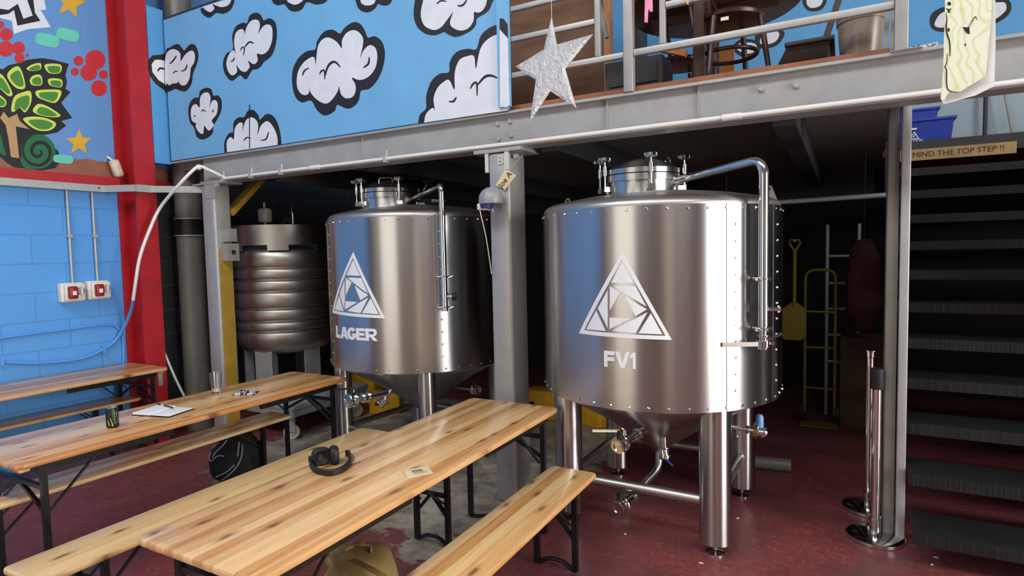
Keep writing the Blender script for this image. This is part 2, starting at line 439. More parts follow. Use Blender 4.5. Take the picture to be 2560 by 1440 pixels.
def part(o, label): o['label'] = label; return o
def struct(o): o['kind'] = 'structure'; return o
def empty(name, loc, rz=0.0):
    o = bpy.data.objects.new(name, None); COL.objects.link(o); o.location = loc; o.rotation_euler = (0, 0, rz); o.empty_display_size = .1
    return o
def dup(o, parent=None):
    c = o.copy(); COL.objects.link(c); c.parent = parent
    for ch in list(o.children): dup(ch, c)
    return c
def fillet(pts, rad, n=6):
    pts = [Vector(p) for p in pts]; out = [pts[0]]
    for i in range(1, len(pts)-1):
        a, b, c = pts[i-1], pts[i], pts[i+1]; r = min(rad, (a-b).length*.45, (c-b).length*.45)
        p = b+(a-b).normalized()*r; q = b+(c-b).normalized()*r
        for k in range(n+1):
            t = k/n; out.append(p*(1-t)**2+b*(2*t*(1-t))+q*t*t)
    out.append(pts[-1]); return out
def spline(pts, n=5, closed=True):
    pts = [Vector(p) for p in pts]; K = len(pts); out = []
    for i in range(K if closed else K-1):
        g = lambda j: pts[j % K] if closed else pts[min(max(j, 0), K-1)]
        p0, p1, p2, p3 = g(i-1), g(i), g(i+1), g(i+2)
        if (p1-p2).length < 1e-7: continue      # a doubled point is a sharp corner
        for k in range(n):
            t = k/n
            out.append(.5*((2*p1)+(p2-p0)*t+(2*p0-5*p1+4*p2-p3)*t*t+(3*p1-p0-3*p2+p3)*t**3))
    if not closed: out.append(pts[-1])
    return out
def text_mesh(s, size, ext=.0008, bold=0.0, sx=1.0):
    cu = bpy.data.curves.new('t', 'FONT'); cu.body = s; cu.size = size; cu.extrude = ext; cu.offset = bold
    cu.align_x = 'CENTER'; cu.align_y = 'CENTER'
    o = bpy.data.objects.new('t', cu); COL.objects.link(o)
    dg = bpy.context.evaluated_depsgraph_get(); me = bpy.data.meshes.new_from_object(o.evaluated_get(dg))
    bpy.data.objects.remove(o); bpy.data.curves.remove(cu)
    for v in me.vertices: v.co.x *= sx
    return me
def add_text(mb, s, size, origin, right, up, mi=0, ext=.0008, bold=0.0, sx=1.0):
    me = text_mesh(s, size, ext, bold, sx); R = Vector(right).normalized(); U = Vector(up); U = (U-R*U.dot(R)).normalized(); Nn = R.cross(U); O = Vector(origin)
    mb.add([O+R*v.co.x+U*v.co.y+Nn*(v.co.z+ext) for v in me.vertices], [tuple(p.vertices) for p in me.polygons], mi)
    bpy.data.meshes.remove(me)

# ================================================================== THE SETTING
XL = -6.04; YF = 3.546
o = struct(MB().box(-6.3, 6.9, -3.3, 8.5, -.12, 0).build('floor', M['floor'], smooth=False))
o = struct(MB().box(-6.3, 6.9, -3.3, 8.5, 7.0, 7.1).build('ceiling', M['ceil'], smooth=False))
o = struct(MB().box(6.6, 6.8, -3.2, DOOR_Y[0], 0, 7, 0).box(6.6, 6.8, DOOR_Y[1], 8.3, 0, 7, 0).box(6.6, 6.8, DOOR_Y[0], DOOR_Y[1], DOOR_Z, 7, 0).build('wall_right', M['brownwall'], smooth=False))
mb = MB().box(-6.2, 6.8, -3.2, -3.0, 0, 7, 0).box(-5.2, -3.9, -3.0, -2.97, .0, 3.6, 1).box(1.6, 2.6, -3.0, -2.97, 0, 2.6, 1)
struct(mb.build('wall_front', [M['brownwall'], M['padlight']], smooth=False))

def stroke(P, w):
    """ribbon outline around a polyline in a plane, P: list of (a, b)"""
    P = [np.array(p, float) for p in P]; L = []; R = []
    for i, p in enumerate(P):
        a = P[max(i-1, 0)]; b = P[min(i+1, len(P)-1)]; t = (b-a)/max(np.linalg.norm(b-a), 1e-6); n = np.array([-t[1], t[0]])
        ww = w*(.35+.65*math.sin(PI*(i+.5)/len(P))) if len(P) > 2 else w
        L.append(p+n*ww/2); R.append(p-n*ww/2)
    return L+R[::-1]
class Paint:
    """flat paint shapes laid on a plane; crop() sets the frame in which the outlines were measured"""
    def __init__(s, mb, proj, nrm): s.mb = mb; s.proj = proj; s.n = Vector(nrm); s.k = 1; s.frame = (0, 0, 1)
    def crop(s, x, y, sc): s.frame = (x, y, sc); return s
    def px(s, p): x0, y0, sc = s.frame; return s.proj(x0+p[0]/sc, y0+p[1]/sc)
    def shape(s, pts, mi, smooth=True, n=4, lift=None):
        P = [s.px(p) for p in pts]
        if smooth: P = spline(P, n)
        P = [p for i, p in enumerate(P) if (p-P[i-1]).length > 1e-4]
        if lift is not None: s.k = lift
        h = .0011*s.k
        s.e = getattr(s, 'e', 0)+1; h += .00001*(s.e % 90)
        s.mb.poly([p+s.n*(h*.6) for p in P], s.n*(h*.4+.0003), mi)
    def line(s, pts, w, mi, smooth=True):
        q = [tuple(v) for v in pts]
        if smooth: q = [(p.x, p.y) for p in spline([(a, b, 0) for a, b in q], 4, False)]
        s.shape(stroke(q, w), mi, False)
    def disc(s, c, r, mi, ry=None, n=20):
        s.shape([(c[0]+r*math.cos(2*PI*i/n), c[1]+(ry or r)*math.sin(2*PI*i/n)) for i in range(n)], mi, False)

# ---- left wall with its mural
mb = MB().box(-6.2, XL, -3.2, 8.3, 0, 7, 0)
pw = Paint(mb, lambda x, y: onX(x, y, XL), (1, 0, 0)).crop(0, 0, 2.88)
BK, WH, GR, LI, TA, RE, YE, MI_, DG = 1, 2, 3, 4, 5, 6, 7, 8, 9
pw.k = 1
pw.shape([(-80,-60),(305,-60),(332,70),(292,72),(365,195),(200,210),(100,245),(85,150),(-80,110)], WH, False)
pw.k = 2
pw.shape([(-80,80),(0,108),(60,100),(100,72),(125,185),(290,150),(250,90),(232,-60),(175,-60),(235,112),(168,136),(128,28),(60,72),(-80,50)], BK, False)
pw.k = 1
pw.shape([(-80,470),(20,500),(60,470),(150,450),(200,430),(300,418),(380,430),(495,460),(470,540),(482,590),(470,640),(506,662),(440,740),(520,850),(440,870),(476,905),(410,955),(300,975),(420,1090),(436,1150),(400,1210),(300,1228),(200,1215),(100,1205),(40,1165),(-80,1050)], BK, False)
pw.k = 2
leaves = [[(50,540),(90,490),(135,480),(165,540),(180,630),(130,640),(80,600)],[(190,495),(230,465),(290,455),(290,500),(230,512)],[(322,465),(435,465),(430,525),(350,525)],
 [(215,570),(250,540),(295,545),(300,610),(230,612)],[(350,568),(440,572),(440,628),(360,615)],[(260,655),(340,645),(440,655),(400,740),(300,715),(262,690)],
 [(80,790),(100,700),(160,665),(220,660),(222,740),(180,810),(140,775),(100,805)],[(235,800),(270,750),(340,765),(435,830),(380,845),(290,830)],
 [(165,860),(230,840),(330,850),(403,890),(360,938),(260,935)],[(-60,520),(20,545),(88,670),(60,692),(0,640),(-60,600)],[(-60,660),(20,700),(46,740),(20,772),(-60,750)]]
for L in leaves:
    pw.k = 2; pw.shape(L, LI)
    cx = sum(p[0] for p in L)/len(L); cy = sum(p[1] for p in L)/len(L)
    pw.k = 3; pw.shape([(cx+(p[0]-cx)*.74+4, cy+(p[1]-cy)*.70+6) for p in L], GR)
pw.k = 2
pw.shape([(0,850),(25,805),(60,850),(122,820),(140,870),(212,930),(112,910),(122,1000),(137,1140),(78,1130),(60,1000),(40,900)], TA, False)
pw.shape([(-80,900),(-10,940),(20,1040),(40,1120),(-20,1090),(-80,1020)], DG)
sp = []
for i in range(46):
    t = i/45; a = -2.0-t*11.5; r = 118*(1-t)+8; sp.append((278+r*1.0*math.cos(a), 1092+r*1.0*math.sin(a)))
pw.k = 2; pw.disc((275, 1092), 124, DG); pw.k = 3; pw.line(sp, 26, BK, False)
pw.shape([(150,1130),(215,1200),(250,1215),(190,1220),(150,1170)], DG)
pw.k = 2
for c in ((685,432,72),(638,522,60),(565,438,36),(538,516,29),(743,537,32),(712,635,57),(40,352,56),(44,248,46),(132,346,46),(140,420,36),(0,180,28),(195,398,12)): pw.disc(c[:2], c[2], RE)
def star_pts(cx, cy, R, r, a0=-PI/2, n=5):
    return [(cx+(R if i % 2 == 0 else r)*math.cos(a0+PI*i/n), cy+(R if i % 2 == 0 else r)*math.sin(a0+PI*i/n)) for i in range(2*n)]
pw.shape(star_pts(507, 22, 112, 50, -1.35), YE, False); pw.shape(star_pts(568, 1025, 98, 42), YE, False)
for cx, cy, w, h, a in ((340,290,170,84,.22),(487,250,160,80,.22),(455,1146,140,56,.1)):
    pts = [(cx+x*math.cos(a)-y*math.sin(a), cy+x*math.sin(a)+y*math.cos(a)) for x, y in ((-w/2,-h/4),(-w/3,-h/2),(w/3,-h/2),(w/2,-h/5),(w/2,h/4),(w/3,h/2),(-w/3,h/2),(-w/2,h/4))]
    pw.shape(pts, MI_)
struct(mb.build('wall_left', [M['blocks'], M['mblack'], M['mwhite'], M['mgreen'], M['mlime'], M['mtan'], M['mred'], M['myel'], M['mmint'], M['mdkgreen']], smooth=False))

# ---- back wall: black below the deck, pale above it, mural on top
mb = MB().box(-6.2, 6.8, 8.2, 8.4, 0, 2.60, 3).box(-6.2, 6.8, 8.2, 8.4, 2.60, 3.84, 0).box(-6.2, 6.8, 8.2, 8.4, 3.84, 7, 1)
mb.box(-1.4, 6.6, 8.18, 8.2, 3.80, 3.86, 2)
pb = Paint(mb, lambda x, y: onY(x, y, 8.2), (0, -1, 0)).crop(1900, 0, 3.43)
def cloud2(out, inn):
    pb.k = 2; pb.shape(out, 2); pb.k = 4; pb.shape(inn, 4)
cloud2([(1455,170),(1480,110),(1560,65),(1700,40),(2050,-20),(2140,10),(2150,90),(2080,170),(1900,240),(1600,275),(1480,250)], [(1500,190),(1560,110),(1700,80),(2050,20),(2110,50),(2090,110),(1950,190),(1600,235),(1510,230)])
cloud2([(365,20),(385,-40),(560,-40),(565,30),(520,85),(440,98),(390,72)], [(400,20),(410,-30),(535,-30),(520,45),(450,70),(412,52)])
cloud2([(-30,400),(60,415),(150,385),(200,320),(205,270),(120,230),(20,240),(-40,300)], [(0,370),(70,380),(140,350),(165,285),(100,260),(30,280)])
cloud2([(-230,430),(-120,500),(-20,470),(0,400),(-60,340),(-190,350)], [(-200,420),(-120,462),(-40,440),(-30,390),(-80,366),(-180,375)])
pb.crop(2080, 60, 8); pb.k = 4
pb.shape([(1560,470),(2120,360),(2120,430),(1560,520)], 4, False); pb.k = 6
for L in ([(1610,450),(1680,470),(1760,420)], [(1690,470),(1720,490)], [(1890,405),(1920,445),(1990,445),(2010,385)], [(1990,440),(2090,395)]): pb.line(L, 18, 2)
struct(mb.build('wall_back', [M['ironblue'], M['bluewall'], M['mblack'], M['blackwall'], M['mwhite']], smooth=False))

# ---- mezzanine deck
mb = MB().box(-5.68, .32, 3.63, 8.2, 2.605, 2.66, 0).box(-5.68, .32, 3.63, 8.2, 2.66, 2.70, 1)
mb.box(.32, 2.9, 6.90, 8.2, 2.58, 2.64, 1)
struct(mb.build('floor_mezzanine', [M['soffit'], M['board']], smooth=False))
mb = MB()
for x in (-4.4, -3.3, -1.75, -.30): mb.box(x-.06, x+.06, 3.73, 8.15, 2.42, 2.605)
mb.box(-5.6, .3, 8.0, 8.12, 2.30, 2.6)
tag(mb.build('deck_joists', M['darksteel'], smooth=False), 'dark steel joists running back under the grey soffit of the upper deck', 'joist')
b1 = MB().box(-1.98, -.35, 3.605, 3.74, 2.684, 2.728); tag(b1.build('deck_board', M['board']), 'red-brown timber board edge lying on the beam under the first railing bay', 'board', None)
b1 = MB().box(-.35, .19, 3.605, 3.74, 2.684, 2.724); tag(b1.build('deck_board', M['board']), 'red-brown timber board edge lying on the beam under the grey pot', 'board')

# ---- front steel beam, its bolts and welded ribs
bm_ = MB().box(-5.70, 3.2, YF, 3.72, 2.668, 2.684, 1).box(-5.27, 3.2, YF, 3.70, 2.445, 2.461, 1).box(-5.27, 3.2, 3.592, 3.606, 2.461, 2.668, 0)
for X_ in (onY(897, 370, YF).x, onY(1512, 290, YF).x, onY(1743, 260, YF).x): bm_.box(X_-.003, X_+.003, 3.580, 3.592, 2.462, 2.667, 0)
beam = bm_.build('steel_beam', [M['beam'], M['silver']], smooth=False)
tag(beam, 'long grey steel beam carrying the upper deck over the tanks', 'beam')
for (x, y) in ((1244, 309), (1275, 303), (1247, 346), (1278, 338), (1903, 222), (1990, 213)):
    p = onY(x, y, 3.585); MB().cyl((p.x, 3.594, p.z), (p.x, 3.574, p.z), .017, .014, 8).build('bolt', M['silver'], beam)

# ---- mural boards of the parapet
def cloudset(P, mats_b=1, mats_w=2):
    C8 = (400, 0, 2.844)
    P.crop(*C8)
    sets = [
     ([(942,600),(945,500),(985,415),(1045,365),(1105,350),(1120,290),(1170,225),(1230,212),(1280,240),(1300,215),(1335,180),(1385,157),(1430,175),(1460,225),(1480,268),(1530,258),(1580,300),(1600,380),(1585,480),(1545,570),(1490,630),(1430,645),(1415,710),(1380,755),(1330,772),(1262,745),(1245,785),(1200,815),(1160,818),(1115,780),(1075,715),(1010,728),(965,690)],
      [(975,600),(985,510),(1030,440),(1095,405),(1110,468),(1116,400),(1128,325),(1160,280),(1205,268),(1260,300),(1296,345),(1297,290),(1330,235),(1385,215),(1430,245),(1447,300),(1424,420),(1450,360),(1495,322),(1535,345),(1547,410),(1530,490),(1480,550),(1420,570),(1366,553),(1390,600),(1392,650),(1370,690),(1325,700),(1290,670),(1275,612),(1265,650),(1225,710),(1180,738),(1120,710),(1075,660),(1060,612),(1062,660),(1030,678),(995,655)]),
     ([(450,440),(475,380),(520,350),(515,260),(540,190),(590,162),(620,165),(640,110),(685,90),(720,110),(738,145),(780,130),(820,160),(832,240),(820,330),(790,400),(740,440),(720,470),(690,492),(655,500),(612,565),(570,535),(515,575),(475,545),(455,500)],
      [(475,450),(495,385),(525,358),(540,380),(530,300),(545,230),(590,208),(605,250),(602,298),(612,215),(640,160),(675,140),(705,150),(712,190),(700,242),(735,190),(775,175),(800,205),(798,290),(770,360),(730,388),(692,383),(697,430),(670,458),(628,433),(640,475),(610,512),(575,500),(546,465),(550,510),(520,537),(490,512)]),
     ([(203,790),(215,730),(245,698),(278,690),(285,650),(325,625),(365,635),(380,680),(412,678),(438,715),(435,790),(400,860),(380,900),(375,945),(345,975),(300,992),(262,970),(245,910),(215,870)],
      [(222,810),(230,760),(258,740),(285,765),(288,700),(310,665),(345,660),(362,700),(352,772),(370,725),(395,712),(412,740),(405,810),(370,858),(385,890),(350,930),(318,895),(308,952),(275,935),(256,895),(262,880),(232,860)]),
     ([(460,1086),(460,1086),(460,1010),(490,950),(520,938),(525,870),(560,835),(600,832),(625,790),(665,783),(700,820),(712,852),(760,810),(810,830),(845,900),(862,990),(862,1028),(862,1028)],
      [(480,1083),(480,1083),(478,1010),(505,975),(528,992),(535,915),(565,875),(590,880),(588,937),(612,860),(655,835),(690,860),(700,900),(695,962),(720,895),(765,862),(805,900),(835,970),(838,1031),(838,1031)]),
     ([(1837,878),(1837,878),(1850,815),(1893,770),(1895,680),(1930,580),(1990,525),(2055,513),(2062,440),(2110,370),(2190,347),(2250,350),(2280,260),(2340,200),(2430,165),(2478,150),(2478,150),(2478,790),(2478,790)],
      [(1880,872),(1880,872),(1895,810),(1940,768),(1957,784),(1948,700),(1980,620),(2040,570),(2065,580),(2097,640),(2098,520),(2130,430),(2190,400),(2235,402),(2248,492),(2280,350),(2340,275),(2430,235),(2478,228),(2478,228),(2478,786),(2478,786)]),
     ([(1805,110),(1815,0),(1840,-90),(2350,-90),(2357,30),(2320,90),(2255,130),(2245,180),(2200,225),(2110,262),(2050,245),(2020,228),(1960,250),(1890,240),(1830,190)],
      [(1858,80),(1875,0),(1890,-90),(2310,-90),(2325,10),(2300,70),(2265,92),(2235,88),(2230,150),(2190,205),(2130,218),(2075,190),(2066,150),(2086,88),(2045,140),(2000,195),(1950,215),(1890,190),(1862,140)]),
     ([(290,62),(290,62),(300,95),(350,127),(400,92),(450,98),(500,72),(528,15),(526,-18),(526,-18)], [(306,48),(306,48),(325,70),(362,87),(388,60),(375,30),(400,40),(440,52),(485,40),(508,5),(506,-10),(506,-10)]),
     ([(795,-90),(800,10),(840,38),(885,30),(920,70),(965,83),(1010,65),(1045,15),(1110,32),(1170,20),(1200,-20),(1200,-90)], [(905,-90),(905,0),(930,25),(965,35),(1000,20),(1025,-10),(1030,-90)]),
     ([(1395,-90),(1400,30),(1430,75),(1480,88),(1530,60),(1550,28),(1590,40),(1640,20),(1655,-90)], [(1425,-90),(1428,5),(1450,35),(1490,40),(1530,15),(1540,-90)])]
    for out, inn in sets:
        P.k = 2; P.shape(out, mats_b); P.k = 4; P.shape(inn, mats_w)
    P.k = 6
    for L, w in (([(1178,540),(1195,480),(1225,445),(1255,445),(1285,478)], 16), ([(1140,530),(1150,508),(1172,503),(1176,565)], 11), ([(1450,482),(1485,455),(1492,408)], 13), ([(1018,540),(1030,505),(1062,485)], 10),
                 ([(2210,632),(2228,600),(2255,592),(2258,680)], 14), ([(2262,605),(2310,550),(2355,538),(2402,556)], 18), ([(2058,722),(2090,722),(2110,692)], 14),
                 ([(575,360),(590,338),(604,345),(598,395)], 8), ([(608,335),(640,300),(672,310)], 11), ([(508,440),(525,430),(535,410)], 8), ([(2120,42),(2155,40),(2185,2)], 13), ([(1970,30),(2000,8),(2040,12)], 10),
                 ([(600,1000),(622,978),(650,985)], 8), ([(720,998),(758,990),(776,940)], 9), ([(300,795),(310,782),(330,795)], 7), ([(245,830),(258,820)], 7), ([(375,800),(385,780)], 6)):
        P.line(L, w, mats_b)
    P.crop(0, 0, 2.88); P.k = 2
    P.shape([(1192,385),(1230,340),(1285,318),(1325,362),(1345,345),(1375,318),(1410,330),(1430,400),(1415,470),(1390,530),(1380,600),(1340,655),(1290,650),(1265,640),(1215,660),(1192,650)], mats_b); P.k = 4
    P.shape([(1193,425),(1215,370),(1260,355),(1300,385),(1303,442),(1340,390),(1385,365),(1405,395),(1400,450),(1376,492),(1368,560),(1340,612),(1305,612),(1290,590),(1270,602),(1245,602),(1222,615),(1203,600),(1194,608)], mats_w); P.k = 6
    P.line([(1225,460),(1250,440),(1275,402)], 10, mats_b); P.line([(1310,515),(1340,500),(1352,465)], 9, mats_b); P.line([(1250,530),(1265,515),(1285,515)], 8, mats_b)
mb = MB().box(-5.68, -1.955, YF-.006, YF+.012, 2.692, 4.025, 0)
pp = Paint(mb, lambda x, y: onY(x, y, YF-.006), (0, -1, 0))
cloudset(pp)
pp.crop(0, 0, 1); pp.k = 7; pp.shape([(624.4, 262), (625.8, 262), (626.4, 371), (625, 371)], 1, False)
# dark capping strip along the top edge
mb.box(-5.68, -1.955, YF-.012, YF+.018, 4.018, 4.032, 3)
par = mb.build('mural_board', [M['boardblue'], M['mblack'], M['mwhite'], M['darksteel']], smooth=False)
tag(par, 'long sky blue parapet board painted with black-outlined white clouds on the grey beam', 'mural board')
xa = onY(1249, 150, YF).x
mbp = MB().box(xa, -1.932, YF-.030, YF-.006, 2.705, 4.03, 0); mbp.build('end_trim', M['boardblue'], par)
# white paint carries over the trim
mb2 = MB(); P2 = Paint(mb2, lambda x, y: onY(x, y, YF-.030), (0, -1, 0)).crop(1240, 0, 3.6); P2.k = 1
P2.shape([(34,165),(70,170),(105,220),(110,345),(34,262)], 0, False); P2.k = 1
P2.shape([(34,264),(106,345),(122,940),(100,965),(36,960)], 1, False)
mb2.build('end_trim_paint', [M['mblack'], M['mwhite']], par, smooth=False)
mb = MB().box(-5.738, -5.72, 3.405, 3.560, 2.664, 4.12, 0)
pf = Paint(mb, lambda x, y: onX(x, y, -5.72), (1, 0, 0)).crop(0, 0, 2.88)
pf.k = 2; pf.shape([(1190,385),(1150,395),(1100,398),(1068,430),(1064,490),(1080,550),(1120,605),(1190,655)], 1, False); pf.k = 4
pf.shape([(1190,440),(1150,430),(1112,432),(1090,465),(1096,520),(1140,578),(1190,608)], 2, False); pf.k = 6; pf.line([(1132,515),(1150,492),(1188,500)], 14, 1)
tag(mb.build('mural_board', [M['bluewall'], M['mblack'], M['mwhite']], smooth=False), 'narrow sky blue side board between the red column and the cloud parapet', 'mural board')

# ---- red column, red rail, trunking
mb = MB().box(-5.742, -5.72, 3.215, 3.40, 0, 7).box(-6.02, -5.742, 3.295, 3.312, 0, 7).box(-6.038, -6.02, 3.215, 3.40, 0, 7)
rc = mb.build('red_column', M['red'], smooth=False); tag(rc, 'tall red painted steel column standing against the blue block wall', 'column')
q0 = onX(-40, 415.5, -5.97); 
zt = onX(0, 418, -5.97).z; zb = onX(0, 443, -5.97).z
MBr = MB().box(XL+.001, -5.97, -3, 3.214, zb, zt).box(XL+.001, -5.97, 3.41, 4.0, zb, zt)
tag(MBr.build('wall_rail', M['red'], smooth=False), 'red painted steel rail running along the left wall above the cable trunking', 'rail')
z1 = onX(0, 443, -5.93).z; z0 = onX(0, 462, -5.93).z
mb = MB().box(XL+.001, -5.93, -3, 3.10, z0, z1)
a = onX(285, 470, -5.93); b_ = onX(312, 467, -5.70); c_ = onX(350, 470, -5.70)
mb.bar((-5.96, 3.07, (z0+z1)/2), (-5.68, 3.20, (z0+z1)/2), .06, z1-z0)
mb.bar((-5.68, 3.19, (z0+z1)/2), (-5.68, 3.34, (z0+z1)/2), .05, (z1-z0)*1.08)
mb.bar((-5.68, 3.33, (z0+z1)/2), (-5.30, 3.60, (z0+z1)/2-.01), .05, z1-z0)
tr = mb.build('cable_trunking', M['galv'], smooth=False); tag(tr, 'galvanised cable trunking running along the left wall and around the red column', 'trunking')
for (x, y) in ((247, 470), (277, 471.5)):
    p = onX(x, y, -5.93); MB().cyl((-5.932, p.y, p.z), (-5.924, p.y, p.z), .008, n=10).build('screw', M['darksteel'], tr)
for i, (xt, yt, xm, ym, xb, yb, lab) in enumerate(((163, 474, 168, 590, 183, 716, 'left of two thin vertical steel conduits dropping from the trunking to the red sockets'), (227, 478, 232, 590, 245, 708, 'right of two thin vertical steel conduits dropping from the trunking to the red sockets'))):
    p = onX((xt+xb)/2, (yt+yb)/2, -6.02)
    mb = MB().cyl((-6.015, p.y, onX(xt, yt, -6.015).z), (-6.015, p.y, onX(xb, yb, -6.015).z), .0115, n=10)
    cd = mb.build('steel_conduit', M['galv']); tag(cd, lab, 'conduit', None)
    zc = onX(xm, ym, -6.0).z; MB().box(-6.036, -5.998, p.y-.020, p.y+.020, zc-.012, zc+.012).build('saddle_clip', M['galv'], cd)
for (xa_, xb_, yc, lab) in ((155, 220, 731, 'white switched socket with red cover, left one of the pair on the blue wall'), (223, 283, 725, 'white switched socket with red cover, right one of the pair on the blue wall')):
    p = onX(xa_+3, yc, -5.93); q = onX(xb_-3, yc, -5.93); zc = (p.z+q.z)/2; h = .085
    s = empty('switched_socket', (XL, (p.y+q.y)/2, zc)); tag(s, lab, 'socket', None); w = (q.y-p.y)/2
    MB().bbox(0, .07, -w, w, -h, h, .012).build('back_box', M['white'], s)
    MB().bbox(.065, .105, -w+.02, w-.005, -h+.012, h-.012, .01).build('face_plate', M['white'], s)
    c = MB().bbox(.10, .145, -w+.035, .012, -h+.03, h-.03, .012).build('socket_cover', M['redplastic'], s)
    MB().box(.145, .148, -w*.38, -.005, -.022, .014).build('cover_label', M['paper'], c)
    kn = MB().cyl((.10, w*.48, .01), (.125, w*.48, .01), .036, .032, 20).build('rotary_switch', M['boxgrey'], s)
    MB().box(.124, .138, w*.48-.006, w*.48+.006, -.020, .038).build('switch_grip', M['white'], kn)
# small motion sensor under the mural by the column
p = onX(293, 426, -5.93)
s = empty('motion_sensor', (-6.0, p.y-.02, p.z+.03)); tag(s, 'small cream motion sensor beside the red column above the red rail', 'sensor')
MB().cyl((-.035, 0, .10), (.03, .01, .06), .012).build('bracket', M['white'], s)
MB().bbox(-.035, .035, -.04, .04, -.09, .07, .025, mat=Matrix.Translation((.055, .02, 0)) @ Matrix.Rotation(.3, 4, 'X')).build('housing', M['pvc'], s)
# painted pipe low on the wall
pts = [onX(-60, 862, -6.024), onX(0, 845, -6.024), onX(120, 829, -6.024), onX(250, 812, -6.024), onX(284, 811, -6.024), onX(302, 826, -6.022), onX(308, 850, -6.022), onX(309, 890, -6.022), onX(309, 1000, -6.022)]
tag(MB().tube(fillet(pts, .05), .0125).build('copper_pipe', M['bluecable']), 'blue painted pipe running low along the left wall and turning down by the column', 'pipe')

# ---- white conduit along the beam and its tail down the wall
cz = onY(1440, 339, 3.532).z; x0 = onY(560, 443, 3.532).x
cv = MB().tube([(x0, 3.532, cz), (3.1, 3.532, cz)], .0135, 12).build('white_conduit', M['cable'])
tag(cv, 'straight white pipe clipped along the lower edge of the grey beam', 'pipe')
for x in (560, 630, 705, 968): 
    X_ = onY(x, 430, YF).x; mb = MB().box(X_-.012, X_+.012, 3.515, 3.555, cz-.028, cz+.022).cyl((X_+.010, 3.535, cz+.02), (X_+.012, 3.535, cz+.062), .006, n=8)
    mb.build('beam_clamp', M['galv'], cv)
for x in (790, 1830): X_ = onY(x, 400 if x < 1000 else 290, YF).x; MB().cyl((X_-.05, 3.532, cz), (X_+.05, 3.532, cz), .0185, n=14).build('coupler', M['cable'], cv)
pts = [(x0+.02, 3.53, cz), onY(540, 433, 3.525), onY(518, 423, 3.50), onY(498, 416, 3.46), onY(478, 430, 3.40), onY(445, 465, 3.33), onX(400, 520, -5.56), onX(372, 580, -5.58), onX(350, 642, -5.60), onX(340, 700, -5.63), onX(333, 750, -5.70)]
tl = MB().tube(spline(pts, 5, False), .0145, 12).build('drooping_conduit', M['cable']); tag(tl, 'white flexible pipe drooping from the beam end down across the red column', 'pipe')
p = onY(497, 418, 3.46); MB().ball(p, .026, 14).build('elbow_fitting', M['cable'], tl)
pts = [onX(333, 750, -5.70), onX(325, 785, -5.84), onX(308, 822, -5.97), onX(285, 855, -6.02), onX(255, 875, -6.02), onX(215, 893, -6.02), onX(160, 903, -6.02), onX(80, 908, -6.02), onX(0, 905, -6.02), onX(-90, 900, -6.02)]
MB().tube(spline(pts, 5, False), .0145, 12).build('painted_tail', M['bluecable'], tl)
for x, y in ((258, 874), (3, 905)): p = onX(x, y, -6.02); MB().box(-6.037, -6.0, p.y-.012, p.y+.012, p.z-.03, p.z+.03).build('pipe_clip', M['bluecable'], tl)

# ---- posts
def post(name, x0, x1, y0, y1, zt, mats, lab):
    o = MB().bbox(x0, x1, y0, y1, 0, zt, .022).build(name, mats); tag(o, lab, 'post'); return o
pl = post('steel_post', -5.262, -5.085, YF, 3.725, 2.430, M['silver'], 'silver square steel post at the left end of the beam with yellow lower side')
MB().box(-5.37, -4.93, YF-.01, 3.74, 2.430, 2.445).build('cap_plate', M['silver'], pl)
MB().box(-5.0855, -5.0825, YF+.03, 3.705, 0, onX(565, 622, -5.085).z).build('yellow_paint_band', M['yellow'], pl)
MB().box(-5.20, -5.05, YF-.006, YF, 2.30, 2.43).build('end_bracket', M['silver'], pl)
p = onY(543, 463, YF-.01); MB().cyl((p.x, YF+.0, p.z), (p.x, YF-.03, p.z), .018, n=8).build('bolt', M['galv'], pl)
MB().bar(onY(572, 535, 3.73), onY(652, 448, 4.15), .09, .05).build('knee_brace', M['yellow'], pl)
MB().box(-5.084, -4.99, 3.60, 3.72, 1.72, 1.88, 0).box(-5.084, -5.00, 3.62, 3.71, 1.90, 2.02, 0).box(-4.992, -4.988, 3.64, 3.68, 1.78, 1.82, 1).build('switch_boxes', [M['boxgrey'], M['ink']], pl)
pc = post('steel_post', -2.128, -1.968, YF, 3.785, 2.42, M['silver'], 'silver square steel post between the two large tanks, tag hanging near its top')
MB().box(-2.235, -1.87, YF-.012, 3.80, 2.420, 2.445).build('cap_plate', M['silver'], pc)
mb = MB(); add_text(mb, 'B', .085, (onY(1251, 400, YF).x, YF-.001, onY(1251, 402, YF).z), (1, 0, 0), (0, 0, 1), ext=.003); mb.build('weld_letter', M['silverpale'], pc)
MB().box(-2.150, -2.129, YF-.006, YF+.02, 2.29, 2.43).build('gusset', M['silverpale'], pc); MB().box(-1.998, -1.966, YF-.006, YF+.0, 2.30, 2.42).build('gusset', M['silverpale'], pc)
mb = MB().cyl((-1.93, 3.60, 2.39), (-1.93, 3.57, 2.39), .016, n=8); mb.build('bolt', M['galv'], pc)
# right post is an angle section standing behind the beam, beside the stairs
Y3 = 4.08; xa_, xb_ = .281, .327
mb = MB().bbox(xa_, xb_, Y3, Y3+.05, 0.02, 2.60, .006, 0).bbox(.215, xa_-.006, Y3+.02, Y3+.14, 0.02, 2.60, .008, 1)
pr_ = mb.build('steel_post', [M['silver'], M['greypipe']]); tag(pr_, 'narrow silver steel post beside the chequer-plate stairs', 'post')
MB().box(.21, .335, Y3-.005, Y3+.15, 0, .02).build('base_plate', M['silver'], pr_)

